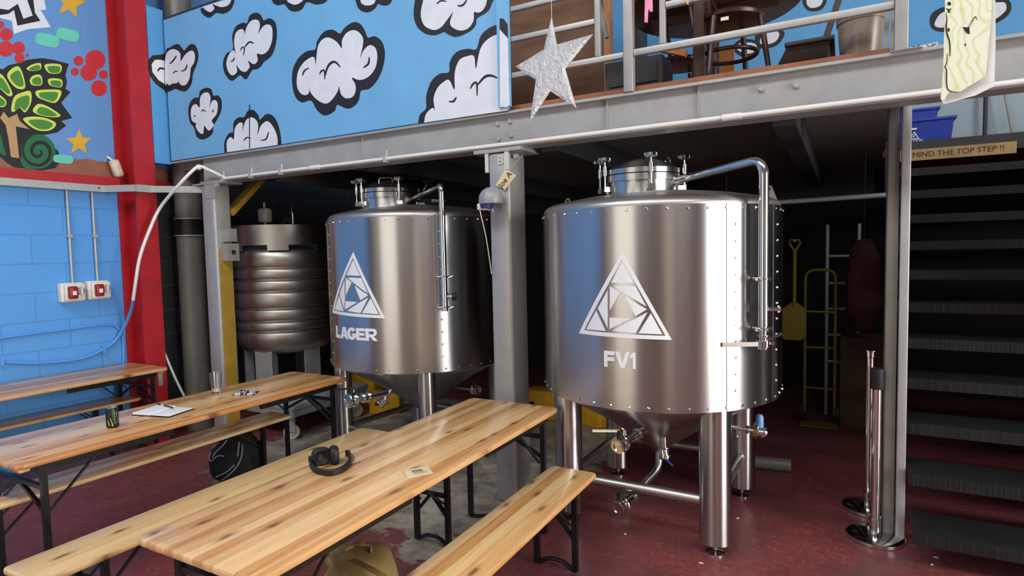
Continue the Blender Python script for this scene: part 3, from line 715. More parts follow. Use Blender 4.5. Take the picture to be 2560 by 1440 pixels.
# ---- soil pipe behind the beam end
dc = onY(475, 600, 3.79); mb = MB().cyl((dc.x, 3.79, 0), (dc.x, 3.79, 6.9), .125, n=28)
dp = mb.build('soil_pipe', M['greypipe']); tag(dp, 'fat grey vertical pipe behind the left silver post', 'pipe')
z_ = onY(475, 565, 3.80).z; MB().cyl((dc.x, 3.79, z_-.10), (dc.x, 3.79, z_+.07), .134, n=28).build('joint_collar', M['black'], dp)
for d in (.07, -.10): MB().cyl((dc.x, 3.79, z_+d-.006), (dc.x, 3.79, z_+d+.006), .140, n=28).build('band_clip', M['galv'], dp)
# pole leaning on the black block wall
mb = MB().tube([onX(398, 850, -5.78), onX(425, 915, -5.72), onX(438, 945, -5.68), onX(470, 1010, -5.62)], .013, 8)
tag(mb.build('leaning_pole', M['galv']), 'thin grey pole leaning against the dark wall right of the red column', 'pole')
p = onX(404, 945, -5.72); mb = MB().box(-5.719, -5.715, p.y-.035, p.y+.008, p.z-.07, p.z+.07); tag(mb.build('clear_pocket', M['galv']), 'small clear plastic pocket stuck on the red column', 'pocket')
# ================================================================== THE TANKS
def knob_clamp(parent, c, rn, z, ang, tilt=0.0):
    """swing bolt with a lobed hand knob holding the manway lid"""
    R_ = Matrix.Translation((c[0], c[1], 0)) @ Matrix.Rotation(ang, 4, 'Z')
    T = R_ @ Matrix.Translation((rn+.035, 0, z)) @ Matrix.Rotation(tilt, 4, 'Y')
    lug = MB().box(rn-.02, rn+.05, -.022, .022, z-.118, z-.088, mat=R_); b = lug.build('swing_clamp', M['chrome'], parent)
    mb = MB(); A = lambda p: T @ Vector(p)
    mb.cyl(A((0, 0, -.10)), A((0, 0, .075)), .0065, n=10); mb.cyl(A((0, 0, -.018)), A((0, 0, .040)), .0135, n=12)
    mb.build('stud', M['chrome'], b)
    n = 30; pr = []
    vs = [(0, .066), (.028, .068), (.040, .078), (.038, .094), (.016, .102), (0, .104)]
    kb = MB(); ring = []
    for r, h in vs:
        for i in range(n):
            a = 2*PI*i/n; q = r*(1+.16*math.cos(5*a)); kb.v.append(tuple(A((q*math.cos(a), q*math.sin(a), h))))
    for j in range(len(vs)-1):
        for i in range(n): kb.f.append((j*n+i, j*n+(i+1) % n, (j+1)*n+(i+1) % n, (j+1)*n+i)); kb.mi.append(0)
    kb.build('hand_knob', M['chrome'], b)
def valve(parent, p, axis, label=None, handle=None, hcol='black', r=.032, name='butterfly_valve'):
    """tri-clamp valve: bored ring with flange on axis and a lever handle"""
    p = Vector(p); a = Vector(axis).normalized()
    mb = MB(); mb.cyl(p-a*.030, p-a*.018, r*1.15, n=24); mb.cyl(p-a*.018, p+a*.018, r*.92, n=24); mb.cyl(p+a*.018, p+a*.028, r*1.15, n=24)
    # open mouth ring
    q = p+a*.028; u = a.orthogonal().normalized(); w = a.cross(u); vs = []; n = 24
    for rr, d in ((r*1.0, 0), (r*.98, .010), (r*.66, .010), (r*.60, -.004)):
        for i in range(n): an = 2*PI*i/n; vs.append(q+a*d+u*(rr*math.cos(an))+w*(rr*math.sin(an)))
    mb.add(vs, [(j*n+i, j*n+(i+1) % n, (j+1)*n+(i+1) % n, (j+1)*n+i) for j in range(3) for i in range(n)])
    v = mb.build(name, M['chrome'], parent)
    cl = MB(); cl.tube([p-a*.024+u*(r*1.2*math.cos(2*PI*i/20))+w*(r*1.2*math.sin(2*PI*i/20)) for i in range(20)], .006, 8, closed=True)
    cl.cyl(p-a*.024+Vector((0, 0, r*1.1)), p-a*.024+Vector((0, 0, r*1.75)), .006, n=8); cl.build('pipe_clamp', M['chrome'], v)
    if handle is not None:
        h0 = p+Vector((0, 0, r*1.0)); h1 = Vector(handle)
        hb = MB(); hb.cyl(h0, h0+Vector((0, 0, .050)), .018, .021, 14)
        hb.bar(h0+Vector((0, 0, .045)), h0+Vector((0, 0, .045))+h1, .022, .010, 1)
        hb.build('lever_handle', [M['rubber'], M['rubber'] if hcol == 'black' else (M['plastic_blue'] if hcol == 'blue' else M['padlight'])], v)
    return v
LOGO_FRAME = (1340, 340, 2.571)
LOGO_OUT = [(556,745),(278,1268),(873,1310)]; LOGO_IN = [(556,792),(312,1248),(832,1284)]
LOGO = [[(556,810),(482,945),(633,948)], [(492,960),(640,963),(714,1100)], [(574,1030),(716,1115),(640,1160)], [(475,964),(545,1003),(475,1122)],
        [(462,985),(462,1240),(398,1107)], [(388,1120),(450,1255),(322,1243)], [(472,1165),(614,1172),(472,1243)], [(722,1128),(642,1270),(488,1252)], [(738,1135),(817,1277),(655,1270)]]
def letters(s):
    """wide bold capitals in a unit box, a few straight-sided and rounded outlines"""
    g = {}
    g['F'] = [[(0,0),(0,1),(1,1),(1,.76),(.30,.76),(.30,.62),(.93,.62),(.93,.39),(.30,.39),(.30,0)]]
    g['V'] = [[(0,1),(.30,1),(.55,.36),(.80,1),(1.1,1),(.70,0),(.40,0)]]
    g['1'] = [[(.10,.62),(.10,.82),(.42,1),(.66,1),(.66,0),(.38,0),(.38,.70)]]
    g['L'] = [[(0,0),(0,1),(.28,1),(.28,.25),(.92,.25),(.92,0)]]
    g['A'] = [[(0,0),(.38,1),(.72,1),(1.1,0),(.80,0),(.725,.19),(.55,.19),(.55,.38),(.65,.38),(.55,.70),(.45,.38),(.55,.38),(.55,.19),(.375,.19),(.30,0)]]
    def arc(cx, cy, rx, ry, a0, a1, n): return [(cx+rx*math.cos(math.radians(a0+(a1-a0)*i/n)), cy+ry*math.sin(math.radians(a0+(a1-a0)*i/n))) for i in range(n+1)]
    g['G'] = [arc(.52,.5,.52,.52,38,322,20)+[(1.0,.18),(1.04,.52),(.56,.52),(.56,.34),(.76,.34),(.74,.27)]+arc(.52,.5,.24,.27,318,42,16)]
    g['E'] = [[(0,0),(0,1),(.98,1),(.98,.77),(.29,.77),(.29,.62),(.90,.62),(.90,.40),(.29,.40),(.29,.23),(1,.23),(1,0)]]
    g['R'] = [[(0,0),(0,1)]+[(.70,1)]+arc(.70,.68,.34,.32,90,-90,10)[1:]+[(.74,.36),(1.10,0),(.76,0),(.44,.32),(.28,.32),(.28,.53),(.68,.53)]+arc(.68,.655,.10,.125,-90,90,6)+[(.28,.78),(.28,.53),(.28,.32),(.28,0)]]
    return [g[c] for c in s]
def tank(name, label, c, R, zb, zt, legr, legR, th, noff, nr, decal_shift, word, wbox, logo_map):
    T = empty(name, (c[0], c[1], 0)); tag(T, label, 'fermentation tank')
    I = Matrix.Translation((-c[0], -c[1], 0))
    def B(mb, nm, mat, par=None, **k):
        # meshes are written in room coordinates, then moved into the tank's own frame
        off = (c[0], c[1]); mb.v = [(v[0]-off[0], v[1]-off[1], v[2]) for v in mb.v]
        return mb.build(nm, mat, par or T, **k)
    sh = B(MB().lathe([(R-.03, zb), (R, zb), (R, zt), (R-.03, zt)], c, 128), 'cladding_shell', M['steel'], ang=30)
    # overlapping vertical seams of the cladding
    sa = decal_shift['seam']
    for a0 in sa:
        mb = MB(); n = 8; vs = []
        for i in range(n+1):
            a = a0+.09*i/n
            for rr, z in ((R+.0005, zb), (R+.0035, zb), (R+.0035, zt), (R+.0005, zt)): vs.append((c[0]+rr*math.cos(a), c[1]+rr*math.sin(a), z))
        fs = []
        for i in range(n):
            for j in range(4): fs.append((i*4+j, i*4+(j+1) % 4, (i+1)*4+(j+1) % 4, (i+1)*4+j))
        fs += [(3, 2, 1, 0), (n*4, n*4+1, n*4+2, n*4+3)]; mb.add(vs, fs); B(mb, 'cladding_seam', M['steel'], sh)
    mb = MB(); nr_ = 44
    for i in range(nr_):
        a = 2*PI*i/nr_+.05
        for z in (zb+.022, zt-.022):
            p = Vector((c[0]+R*math.cos(a), c[1]+R*math.sin(a), z)); nn = Vector((math.cos(a), math.sin(a), 0)); mb.cyl(p-nn*.002, p+nn*.006, .010, .005, 8)
    for a0 in sa:
        for k in range(1, 12):
            z = zb+.022+(zt-zb-.044)*k/12; a = a0+.075; nn = Vector((math.cos(a), math.sin(a), 0)); p = Vector((c[0]+(R+.003)*math.cos(a), c[1]+(R+.003)*math.sin(a), z)); mb.cyl(p-nn*.002, p+nn*.006, .010, .005, 8)
    B(mb, 'rivets', M['chrome'], sh)
    dome = [(R-.035, zt-.01), (R-.012, zt), (R-.012, zt+.012), (R-.018, zt+.028), (R-.032, zt+.042), (R-.055, zt+.052), (R-.10, zt+.062), (R-.25, zt+.092), (R-.45, zt+.118), (.16, zt+.130), (.001, zt+.135)]
    B(MB().lathe(dome, c, 96, cap0=False, cap1=False), 'dome_top', M['steel2'], ang=60)
    cone = [(R-.05, zb+.02), (R-.05, zb-.005), (R-.075, zb-.03), (.36, zb-.21), (.352, zb-.215), (.06, zb-.43), (.045, zb-.45)]
    B(MB().lathe(cone, c, 96, cap0=False), 'cone_bottom', M['cone'], ang=60)
    # manway
    m_ = (c[0]+noff[0], c[1]+noff[1]); zf = zt+.235
    nk = B(MB().lathe([(nr+.02, zt+.085), (nr+.004, zt+.10), (nr, zt+.115), (nr, zf-.045), (nr+.014, zf-.045), (nr+.014, zf-.006), (nr-.01, zf-.006)], m_, 64, cap0=False, cap1=False), 'manway_neck', M['steel'], ang=30)
    ld = B(MB().lathe([(nr+.014, zf), (nr+.014, zf+.030), (nr-.005, zf+.034), (nr*.8, zf+.066), (nr*.5, zf+.094), (nr*.2, zf+.108), (.001, zf+.110)], m_, 64, cap1=False), 'manway_lid', M['steel'], ang=30)
    for i, (a, tl) in enumerate(decal_shift['knobs']):
        before = set(bpy.data.objects)
        knob_clamp(T, (m_[0]-c[0], m_[1]-c[1]), nr, zf+.012, a, tl)
    ha = decal_shift['handle']; d = Vector((math.cos(ha), math.sin(ha), 0)); e = Vector((-d.y, d.x, 0)); q = Vector((m_[0], m_[1], zf+.03))+d*(nr*.72); hh = .085; hw = .055
    B(MB().tube(fillet([q-e*hw-Vector((0, 0, .02)), q-e*hw+Vector((0, 0, hh)), q+e*hw+Vector((0, 0, hh)), q+e*hw-Vector((0, 0, .02))], .02), .005, 8), 'lid_handle', M['chrome'], ld)
    # legs with screw feet
    L = []
    for k in range(4):
        a = th+k*PI/2; x, y = c[0]+legR*math.cos(a), c[1]+legR*math.sin(a); L.append((x, y))
        lg = B(MB().lathe([(legr, .075), (legr, zb+.02)], (x, y), 32), 'leg', M['steel'], ang=30)
        ft = MB().lathe([(.050, 0), (.050, .008), (.030, .016), (.012, .024), (.012, .08)], (x, y), 24); B(ft, 'screw_foot', M['chrome'], lg)
    for k in range(4):
        x0_, y0_ = L[k]; x1_, y1_ = L[(k+1) % 4]; zz = .30
        B(MB().cyl((x0_, y0_, zz), (x1_, y1_, zz), legr*.36, n=16), 'leg_brace', M['steel2'])
    # lifting lugs on the shoulder
    for a in decal_shift['lugs']:
        d = Vector((math.cos(a), math.sin(a), 0)); e = Vector((-d.y, d.x, 0)); q = Vector((c[0], c[1], zt+.045))+d*(R-.075); n = 10
        d, e = e, d; pts = [q-e*.07, q+e*.05]+[q+Vector((0, 0, .075))+e*(.022*math.cos(t*PI/6))+Vector((0, 0, .022*math.sin(t*PI/6))) for t in range(7)]
        lu = B(MB().poly(pts, d*.010), 'lifting_lug', M['steel2'], smooth=False)
        hq = q+Vector((0, 0, .075)); B(MB().cyl(hq-d*.001, hq+d*.0115, .010, n=14), 'lug_hole', M['ink'], lu)
    # decals
    def SP(s, z, lift): a = s; return Vector((c[0]+(R+lift)*math.cos(a), c[1]+(R+lift)*math.sin(a), z))
    mb = MB()
    def clip(P, a, keep):
        o = []
        for i in range(len(P)):
            p, q = P[i-1], P[i]; ip = (p[0]-a)*keep >= 0; iq = (q[0]-a)*keep >= 0
            if ip != iq: t = (a-p[0])/(q[0]-p[0]); o.append((a, p[1]+(q[1]-p[1])*t))
            if iq: o.append(q)
        return o
    def strips(P):
        lo = min(p[0] for p in P); hi = max(p[0] for p in P); n = max(1, int((hi-lo)/.025)+1)
        for k in range(n):
            Q = clip(P, lo+(hi-lo)*k/n, 1); Q = clip(Q, lo+(hi-lo)*(k+1)/n, -1) if Q else Q
            if len(Q) > 2: decal(Q, sub=1)
    def decal(pts2, mi=0, sub=5):
        # pts2: (angle, z) outline; fine strips so that it follows the curve
        P = []
        for i in range(len(pts2)):
            a, b = pts2[i], pts2[(i+1) % len(pts2)]
            for k in range(sub): t = k/sub; P.append((a[0]*(1-t)+b[0]*t, a[1]*(1-t)+b[1]*t))
        K = len(P); base_ = [SP(a, z, .0042) for a, z in P]; low = [SP(a, z, .0008) for a, z in P]
        nrm = sum(((base_[i]-base_[0]).cross(base_[(i+1) % K]-base_[0]) for i in range(K)), Vector())
        if nrm.dot(base_[0]-Vector((c[0], c[1], base_[0].z))) < 0: base_.reverse(); low.reverse()
        mb.add(base_+low, [tuple(range(K))]+[(i, K+i, K+(i+1) % K, (i+1) % K) for i in range(K)], mi)
    lm = logo_map
    out = [lm(p) for p in LOGO_OUT]; inn = [lm(p) for p in LOGO_IN]
    for i in range(3): strips([out[i], out[(i+1) % 3], inn[(i+1) % 3], inn[i]])
    for t in LOGO: gx, gy = sum(p[0] for p in t)/3, sum(p[1] for p in t)/3; strips([lm((gx+(p[0]-gx)*.95, gy+(p[1]-gy)*.95)) for p in t])
    B(mb, 'triangle_logo', M['decal'], sh, smooth=False)
    mb = MB(); (A0, Z0), (A1, Z1) = wbox[0], wbox[1]; wid = wbox[2]; x = 0; tot = sum(wid)
    for k, gl in enumerate(letters(word)):
        for P in gl:
            decal([(A0+(A1-A0)*(x+p[0]*wid[k]*wbox[3])/tot, Z0+(Z1-Z0)*p[1]) for p in P], sub=2)
        x += wid[k]
    B(mb, 'tank_name', M['decal'], sh, smooth=False)
    return T, B, L, m_, zf

# ---- FV1
c1 = (-1.075, 3.93); R1 = .753
def lm1(p): return onC(1340+p[0]/2.571, 340+p[1]/2.571, c1, R1)
w0 = onC(1511, 916, c1, R1); w1 = onC(1598, 882, c1, R1)
def ang_of(px, py=700): return onC(px, py, c1, R1)[0]
sh1 = dict(seam=[ang_of(1843)-.09, ang_of(1365)+2.2], knobs=[(math.radians(a), 0) for a in (201, 228, 298, 2, 124, 66)], handle=math.radians(32), lugs=[math.radians(a) for a in (12, 172, 60)])
T1, B1, L1, m1, zf1 = tank('fermentation_tank', 'large stainless steel conical tank marked FV1 with a white triangle logo', c1, R1, .851, 1.983, .088, .643, math.radians(44), (-.075, -.08), .234, sh1, 'FV1', (w0, w1, (.95, 1.1, .75), .95), lm1)
# the side gas pipe with its brackets and valve
pa = ang_of(1880); pd = Vector((math.cos(pa), math.sin(pa), 0)); pc1 = Vector((c1[0], c1[1], 0))+pd*(R1+.075)
def zat(y): # height of an image row at the pipe
    d = ray(1880, y); t = (Vector((pc1.x, pc1.y)).length)/math.hypot(d[0], d[1]); return H+d[2]*t
ztop = zat(398)
gp = B1(MB().tube(fillet([(m1[0]+.19, m1[1]-.02, ztop-.05), (pc1.x, pc1.y, ztop), (pc1.x, pc1.y, zat(815))], .09, 8), .0255, 20), 'blow_off_pipe', M['chrome'])
def bracket(B, par, pc, pd, z, ln):
    e = Vector((-pd.y, pd.x, 0)); q = Vector((pc.x, pc.y, z)); mb = MB()
    mb.tube([q+pd*(.03*math.cos(a*PI/8))+e*(.03*math.sin(a*PI/8)) for a in range(16)], .005, 8, closed=True); mb.cyl(q, q-pd*ln, .007, n=10); mb.cyl(q+e*.03-Vector((0, 0, .012)), q+e*.062, .010, n=10); mb.cyl(q-e*.03, q-e*.055, .010, n=10)
    return B(mb, 'pipe_bracket', M['chrome'], par)
bracket(B1, gp, pc1, pd, zat(697), .07); bracket(B1, gp, pc1, pd, zat(822), .07)
st = Vector((pc1.x, pc1.y, zat(773))); rgt = Vector((CR[0], CR[1], 0)).normalized()
B1(MB().cyl(st, st+rgt*.085, .013, n=14).cyl(st+rgt*.082, st+rgt*.088, .019, n=16), 'side_stub', M['chrome'], gp)
B1(MB().cyl((pc1.x, pc1.y, zat(815)), (pc1.x, pc1.y, zat(850)), .020, n=18).cyl((pc1.x, pc1.y, zat(836)), (pc1.x, pc1.y, zat(840)), .031, n=18), 'lower_spool', M['chrome'], gp)
vp = Vector((pc1.x, pc1.y, zat(858)))
v = MB().cyl(vp-Vector((0, 0, .018)), vp+Vector((0, 0, .018)), .034, n=22).cyl(vp-Vector((0, 0, .03)), vp-Vector((0, 0, .018)), .026, n=18)
v.cyl(vp+rgt*.0, vp+rgt*.055, .012, n=12)
vv = B1(v, 'butterfly_valve', M['chrome'], gp)
B1(MB().bar(vp-rgt*.03-pd*-.01, vp-rgt*.235-pd*-.015, .010, .024), 'lever_handle', M['steel2'], vv)
B1(MB().bar(vp+rgt*.02+Vector((0, 0, .02)), vp+rgt*.10+Vector((0, 0, .052)), .012, .014), 'wing_nut', M['chrome'], vv)
# outlets below
def at_dist(x, y, dist):
    d = ray(x, y); t = dist/math.hypot(d[0], d[1]); return Vector(CO+d*t)
D0 = math.hypot(*c1)
tip = Vector((c1[0], c1[1], .40))
e0 = at_dist(1648, 1172, D0-.05); e1 = at_dist(1618, 1205, D0-.18); e2 = at_dist(1583, 1240, D0-.33); 
B1(MB().tube(fillet([tip+Vector((0, 0, .02)), e0, e1, e2], .10, 6), .024, 18), 'drain_elbow', M['steel'])
va = at_dist(1550, 1266, D0-.48); ax = (va-e2).normalized()
dv = valve(T1, va-Vector((c1[0], c1[1], 0)), ax, handle=tuple(rgt*.19+Vector((0, 0, -.005))), r=.040)
B1(MB().cyl(e2, va, .026, n=18).cyl(e2-ax*.004, e2+ax*.01, .040, n=20), 'drain_spool', M['chrome'], dv)
w0_ = at_dist(1605, 1076, D0-.36); w1_ = at_dist(1550, 1112, D0-.58); ax = (w1_-w0_).normalized()
rv = valve(T1, w1_-Vector((c1[0], c1[1], 0)), ax, handle=tuple(-rgt*.16+Vector((0, 0, .004))), hcol='pale', r=.038)
B1(MB().cyl(w0_-ax*.05, w1_, .026, n=18).cyl(w0_+ax*.05, w0_+ax*.06, .036, n=20), 'racking_arm', M['chrome'], rv)
s0 = at_dist(1657, 1076, D0-.22); s1 = at_dist(1660, 1132, D0-.24)
sv = valve(T1, s1-Vector((c1[0], c1[1], 0)), (.25, -.2, -1), r=.032, name='sample_valve')
B1(MB().cyl(s0+Vector((0, 0, .05)), s1, .020, n=16), 'stub_pipe', M['chrome'], sv)
B1(MB().bar(s1+Vector((0, 0, -.03)), at_dist(1682, 1164, D0-.24), .012, .008), 'blue_lever', M['plastic_blue'], sv)
r0 = at_dist(1815, 1065, D0-.10); r1 = at_dist(1905, 1080, D0-.02); ax = (r1-r0).normalized()
gv = valve(T1, r1-Vector((c1[0], c1[1], 0))-ax*.02, ax, r=.034, name='outlet_valve')
B1(MB().cyl(r0, r1, .013, n=14).cyl(r1-ax*.10, r1-ax*.09, .026, n=16), 'outlet_pipe', M['chrome'], gv)
q = r1-ax*.015+Vector((0, 0, .03)); B1(MB().lathe([(.024, q.z), (.024, q.z+.06), (.016, q.z+.078), (.008, q.z+.082)], (q.x, q.y), 20), 'blue_cap', M['bottleblue'], gv)
B1(MB().cyl(r0+ax*.07, r0+ax*.07-Vector((0, 0, .05)), .005, n=8).ball(r0+ax*.07-Vector((0, 0, .055)), .009, 10), 'sample_tap', M['chrome'], gv)

# ---- LAGER
c2 = (-3.18, 4.10); R2 = .742
src = [onC(1340+p[0]/2.571, 340+p[1]/2.571, c1, R1) for p in LOGO_OUT]
dst = [onC(800+p[0]/3, 420+p[1]/3, c2, R2) for p in ((250, 633), (95, 1085), (490, 1127))]
A_ = np.array([[s[0], s[1], 1] for s in src]); X_ = np.linalg.solve(A_, np.array([list(d) for d in dst]))
def lm2(p): s = lm1(p); r = np.array([s[0], s[1], 1]) @ X_; return (float(r[0]), float(r[1]))
w0 = onC(842, 843, c2, R2); w1 = onC(942, 822, c2, R2)
a2 = lambda px: onC(px, 700, c2, R2)[0]
sh2 = dict(seam=[a2(829)-.10, a2(1088)-.02], knobs=[(math.radians(a), t) for a, t in ((224, 0), (254, 0), (325, 0), (34, .5), (160, 0), (100, 0))], handle=math.radians(300), lugs=[math.radians(a) for a in (22, 150)])
wl = (w0, w1, (.92, 1.08, 1.16, 1.06, 1.12), .96)
T2, B2, L2, m2, zf2 = tank('fermentation_tank', 'large stainless steel conical tank marked LAGER with a white triangle logo', c2, R2, .863, 2.024, .070, .655, math.radians(41), (-.19, -.11), .240, sh2, 'LAGER', wl, lm2)
pa = a2(1104); pd = Vector((math.cos(pa), math.sin(pa), 0)); pc2 = Vector((c2[0], c2[1], 0))+pd*(R2+.07)
def zat2(y): d = ray(1106, y); t = pc2.length/math.hypot(d[0], d[1]); return H+d[2]*t
gp = B2(MB().tube(fillet([(m2[0]+.19, m2[1]+.02, zat2(478)), (pc2.x, pc2.y, zat2(463)), (pc2.x, pc2.y, zat2(778))], .05, 8), .022, 18), 'blow_off_pipe', M['chrome'])
bracket(B2, gp, pc2, pd, zat2(691), .06); bracket(B2, gp, pc2, pd, zat2(768), .06)
st = Vector((pc2.x, pc2.y, zat2(742)))
ss = B2(MB().cyl(st, st+rgt*.06, .012, n=14), 'side_stub', M['chrome'], gp); B2(MB().cyl(st+rgt*.055, st+rgt*.085, .027, n=16), 'black_cap', M['rubber'], ss)
D2 = math.hypot(*c2)
w0_ = at_dist(965, 982, D2-.40); w1_ = at_dist(878, 1001, D2-.62); ax = (w1_-w0_).normalized()
rv = valve(T2, w1_-Vector((c2[0], c2[1], 0)), ax, handle=tuple(-rgt*.12-Vector((0, 0, .01))), r=.046)
B2(MB().cyl(w0_, w1_, .026, n=18).cyl(w0_+ax*.22, w0_+ax*.235, .04, n=18).cyl(w0_+ax*.17, w0_+ax*.18, .04, n=18), 'racking_arm', M['chrome'], rv)
s1 = at_dist(957, 1004, D2-.40); sv = valve(T2, s1-Vector((c2[0], c2[1], 0)), (-.5, -.6, -.5), r=.036, name='sample_valve')
B2(MB().cyl(s1, s1+Vector((.05, .05, .09)), .018, n=14), 'stub_pipe', M['chrome'], sv)
q = at_dist(1190, 975, D2-.1); ov = valve(T2, q-Vector((c2[0], c2[1], 0)), (.8, -.3, 0), r=.034, name='outlet_valve'); B2(MB().cyl(q-Vector((.22, -.02, 0)), q, .013, n=12), 'outlet_pipe', M['chrome'], ov)

# ---- old ribbed tank on a castor platform
c3 = (-5.16, 4.36); R3 = .47
T3 = empty('ribbed_tank', (c3[0], c3[1], 0)); tag(T3, 'smaller old stainless tank with ribbed drum left of the tank marked LAGER', 'tank')
def z3(y): d = ray(700, y); t = (math.hypot(*c3)-R3)/math.hypot(d[0], d[1]); return H+d[2]*t
pf_ = [(.02, z3(900)), (R3*.55, z3(893)), (R3*.86, z3(884)), (R3*.97, z3(868)), (R3, z3(850))]
for y in (831, 805, 773, 730, 700, 670):
    pf_ += [(R3, z3(y+6)), (R3-.006, z3(y+3)), (R3-.024, z3(y+1)), (R3-.024, z3(y-1)), (R3-.006, z3(y-3)), (R3+.004, z3(y-7))]
pf_ += [(R3, z3(645)), (R3-.004, z3(634)), (R3-.03, z3(625)), (R3-.10, z3(615)), (R3-.30, z3(604)), (.001, z3(600))]
MB().lathe(pf_, (0, 0), 96, cap1=False).build('drum', M['steel2'], T3, ang=50)
# collar ring with cut-outs: a wall with trapezoid gaps
n = 120; mb = MB(); zc0, zc1, zc2 = z3(626), z3(612), z3(561); Rr = R3+.002
for i in range(n):
    a0, a1 = 2*PI*i/n, 2*PI*(i+1)/n
    ph = ((3*i-300.8) % 60)/60
    lo0 = zc1 if ph > .42 else zc0
    vs = []
    for a in (a0, a1):
        for r in (Rr, Rr-.012):
            for z in (lo0, zc2): vs.append((r*math.cos(a), r*math.sin(a), z))
    mb.add(vs, [(0, 4, 5, 1), (2, 3, 7, 6), (1, 5, 7, 3), (0, 2, 6, 4), (0, 1, 3, 2), (4, 6, 7, 5)])
col_ = mb.build('collar_ring', M['steel2'], T3, smooth=False)
a = -2.47; MB().box(-.02, .02, -.003, .003, -.03, .03, mat=Matrix.Translation((Rr*math.cos(-2.72), Rr*math.sin(-2.72), z3(583))) @ Matrix.Rotation(-2.72+PI/2, 4, 'Z')).build('collar_label', M['paper'], col_)
for a in (200, 275, 345, 95):
    a = math.radians(a+12); x, y = .40*math.cos(a), .40*math.sin(a)
    mt = Matrix.Translation((x, y, 0)) @ Matrix.Rotation(a, 4, 'Z')
    MB().box(-.006, .006, -.095, .095, .362, z3(872), mat=mt).box(-.09, 0, .085, .095, .362, z3(872), mat=mt).build('leg', M['greyplatform'], T3, smooth=False)
p = at_dist(662, 545, math.hypot(*c3)); f_ = MB().cyl((p.x-c3[0], p.y-c3[1], z3(604)), (p.x-c3[0], p.y-c3[1], p.z-.03), .012, n=10)
f_.bbox(p.x-c3[0]-.06, p.x-c3[0]+.07, p.y-c3[1]-.05, p.y-c3[1]+.05, p.z-.05, p.z+.10, .03); f_.cyl((p.x-c3[0], p.y-c3[1], p.z+.1), (p.x-c3[0], p.y-c3[1], p.z+.16), .012, n=10); f_.build('level_probe', M['pvc'], T3)
p = at_dist(732, 540, math.hypot(*c3)); f_ = MB().cyl((p.x-c3[0], p.y-c3[1], z3(604)), (p.x-c3[0], p.y-c3[1], p.z+.05), .013, n=10).cyl((p.x-c3[0]-.05, p.y-c3[1], p.z+.03), (p.x-c3[0]+.05, p.y-c3[1], p.z+.03), .01, n=8).cyl((p.x-c3[0], p.y-c3[1], p.z+.03), (p.x-c3[0], p.y-c3[1], p.z+.11), .020, .012, n=10); f_.build('top_valve', M['chrome'], T3)
mb = MB().tube(spline([(-.02, 0, z3(604)), (.02, .01, z3(552)), (.09, .01, z3(543)), (.19, .0, z3(560))], 6, False), .006, 8); mb.build('hose_loop', M['greypipe'], T3)
P3 = empty('castor_platform', (-5.05, 4.35, 0)); tag(P3, 'low grey castor platform carrying the old ribbed tank', 'trolley')
MB().bbox(-.56, .56, -.52, .50, .30, .36, .01).build('deck_plate', M['greyplatform'], P3)
MB().box(-.55, .55, -.515, -.49, .24, .30).build('front_rail', M['greyplatform'], P3); MB().box(.53, .555, -.5, .48, .24, .30).build('side_rail', M['greyplatform'], P3)
for i, (x, y) in enumerate(((.44, -.44), (-.44, -.44), (.44, .42), (-.44, .42))):
    w = MB(); Mw = Matrix.Translation((x, y, .075)) @ Matrix.Rotation(math.radians(45), 4, 'Z') @ Matrix.Rotation(PI/2, 4, 'X')
    w.lathe([(.001, -.016), (.03, -.018), (.055, -.012), (.062, -.020), (.075, -.014), (.075, .014), (.062, .020), (.055, .012), (.03, .018), (.001, .016)], (0, 0), 32, mat=Mw, cap0=False, cap1=False)
    k = w.build('castor_wheel', M['wheel'], P3)
    MB().box(-.035, .035, -.028, -.022, .0, .165, mat=Matrix.Translation((x, y, .075)) @ Matrix.Rotation(math.radians(45), 4, 'Z')).box(-.035, .035, .022, .028, .0, .165, mat=Matrix.Translation((x, y, .075)) @ Matrix.Rotation(math.radians(45), 4, 'Z')).box(-.05, .05, -.03, .03, .160, .166, mat=Matrix.Translation((x, y, .075)) @ Matrix.Rotation(math.radians(45), 4, 'Z')).build('castor_fork', M['galv'], k)

# ================================================================== TABLES AND BENCHES
def leg_frame(root, y0, hx, ztop, dirn, stay):
    for s in (-1, 1):
        MB().bar((s*hx, y0, .012), (s*hx, y0, ztop), .030, .026, up=(0, 1, 0)).build('leg', M['blackmetal'], root)
    fb = [Vector((-hx, y0, .012)), Vector((-hx*.8, y0, .020)), Vector((-hx*.35, y0, .048)), Vector((hx*.35, y0, .048)), Vector((hx*.8, y0, .020)), Vector((hx, y0, .012))]
    mb = MB()
    mb.tube(spline(fb, 4, False), .012, 8)
    mb.build('foot_bar', M['blackmetal'], root)
    mb = MB(); zc = ztop-.13
    mb.bar((-hx, y0, zc), (hx, y0, zc), .022, .022); mb.bar((-hx, y0, zc-.13), (0, y0, zc), .018, .018); mb.bar((hx, y0, zc-.13), (0, y0, zc), .018, .018)
    mb.build('cross_bar', M['blackmetal'], root)
    for s in (-1, 1): MB().bar((s*(hx-.03), y0, ztop*.60), (s*(hx-.03), y0+dirn*stay, ztop-.005), .014, .010).build('folding_stay', M['stay'], root)
def make_table(hx, hy):
    t = empty('beer_table', (0, 0, 0))
    MB().slab(hx, hy, .742, .770, .045, .008).build('tabletop', M['wood'], t)
    for s in (-1, 1):
        leg_frame(t, s*(hy-.13), hx-.055, .742, -s, .30)
        for u in (-1, 1): MB().box(u*(hx-.05)-.012, u*(hx-.05)+.012, s*(hy-.10)-s*.70, s*(hy-.10), .700, .742).build('under_rail', M['blackmetal'], t)
        for u in (-1, 1): MB().bbox(u*(hx-.07)-.03, u*(hx-.07)+.03, s*(hy-.05)-.025, s*(hy-.05)+.025, .718, .7425, .008).build('wood_block', M['benchwood'], t)
    return t
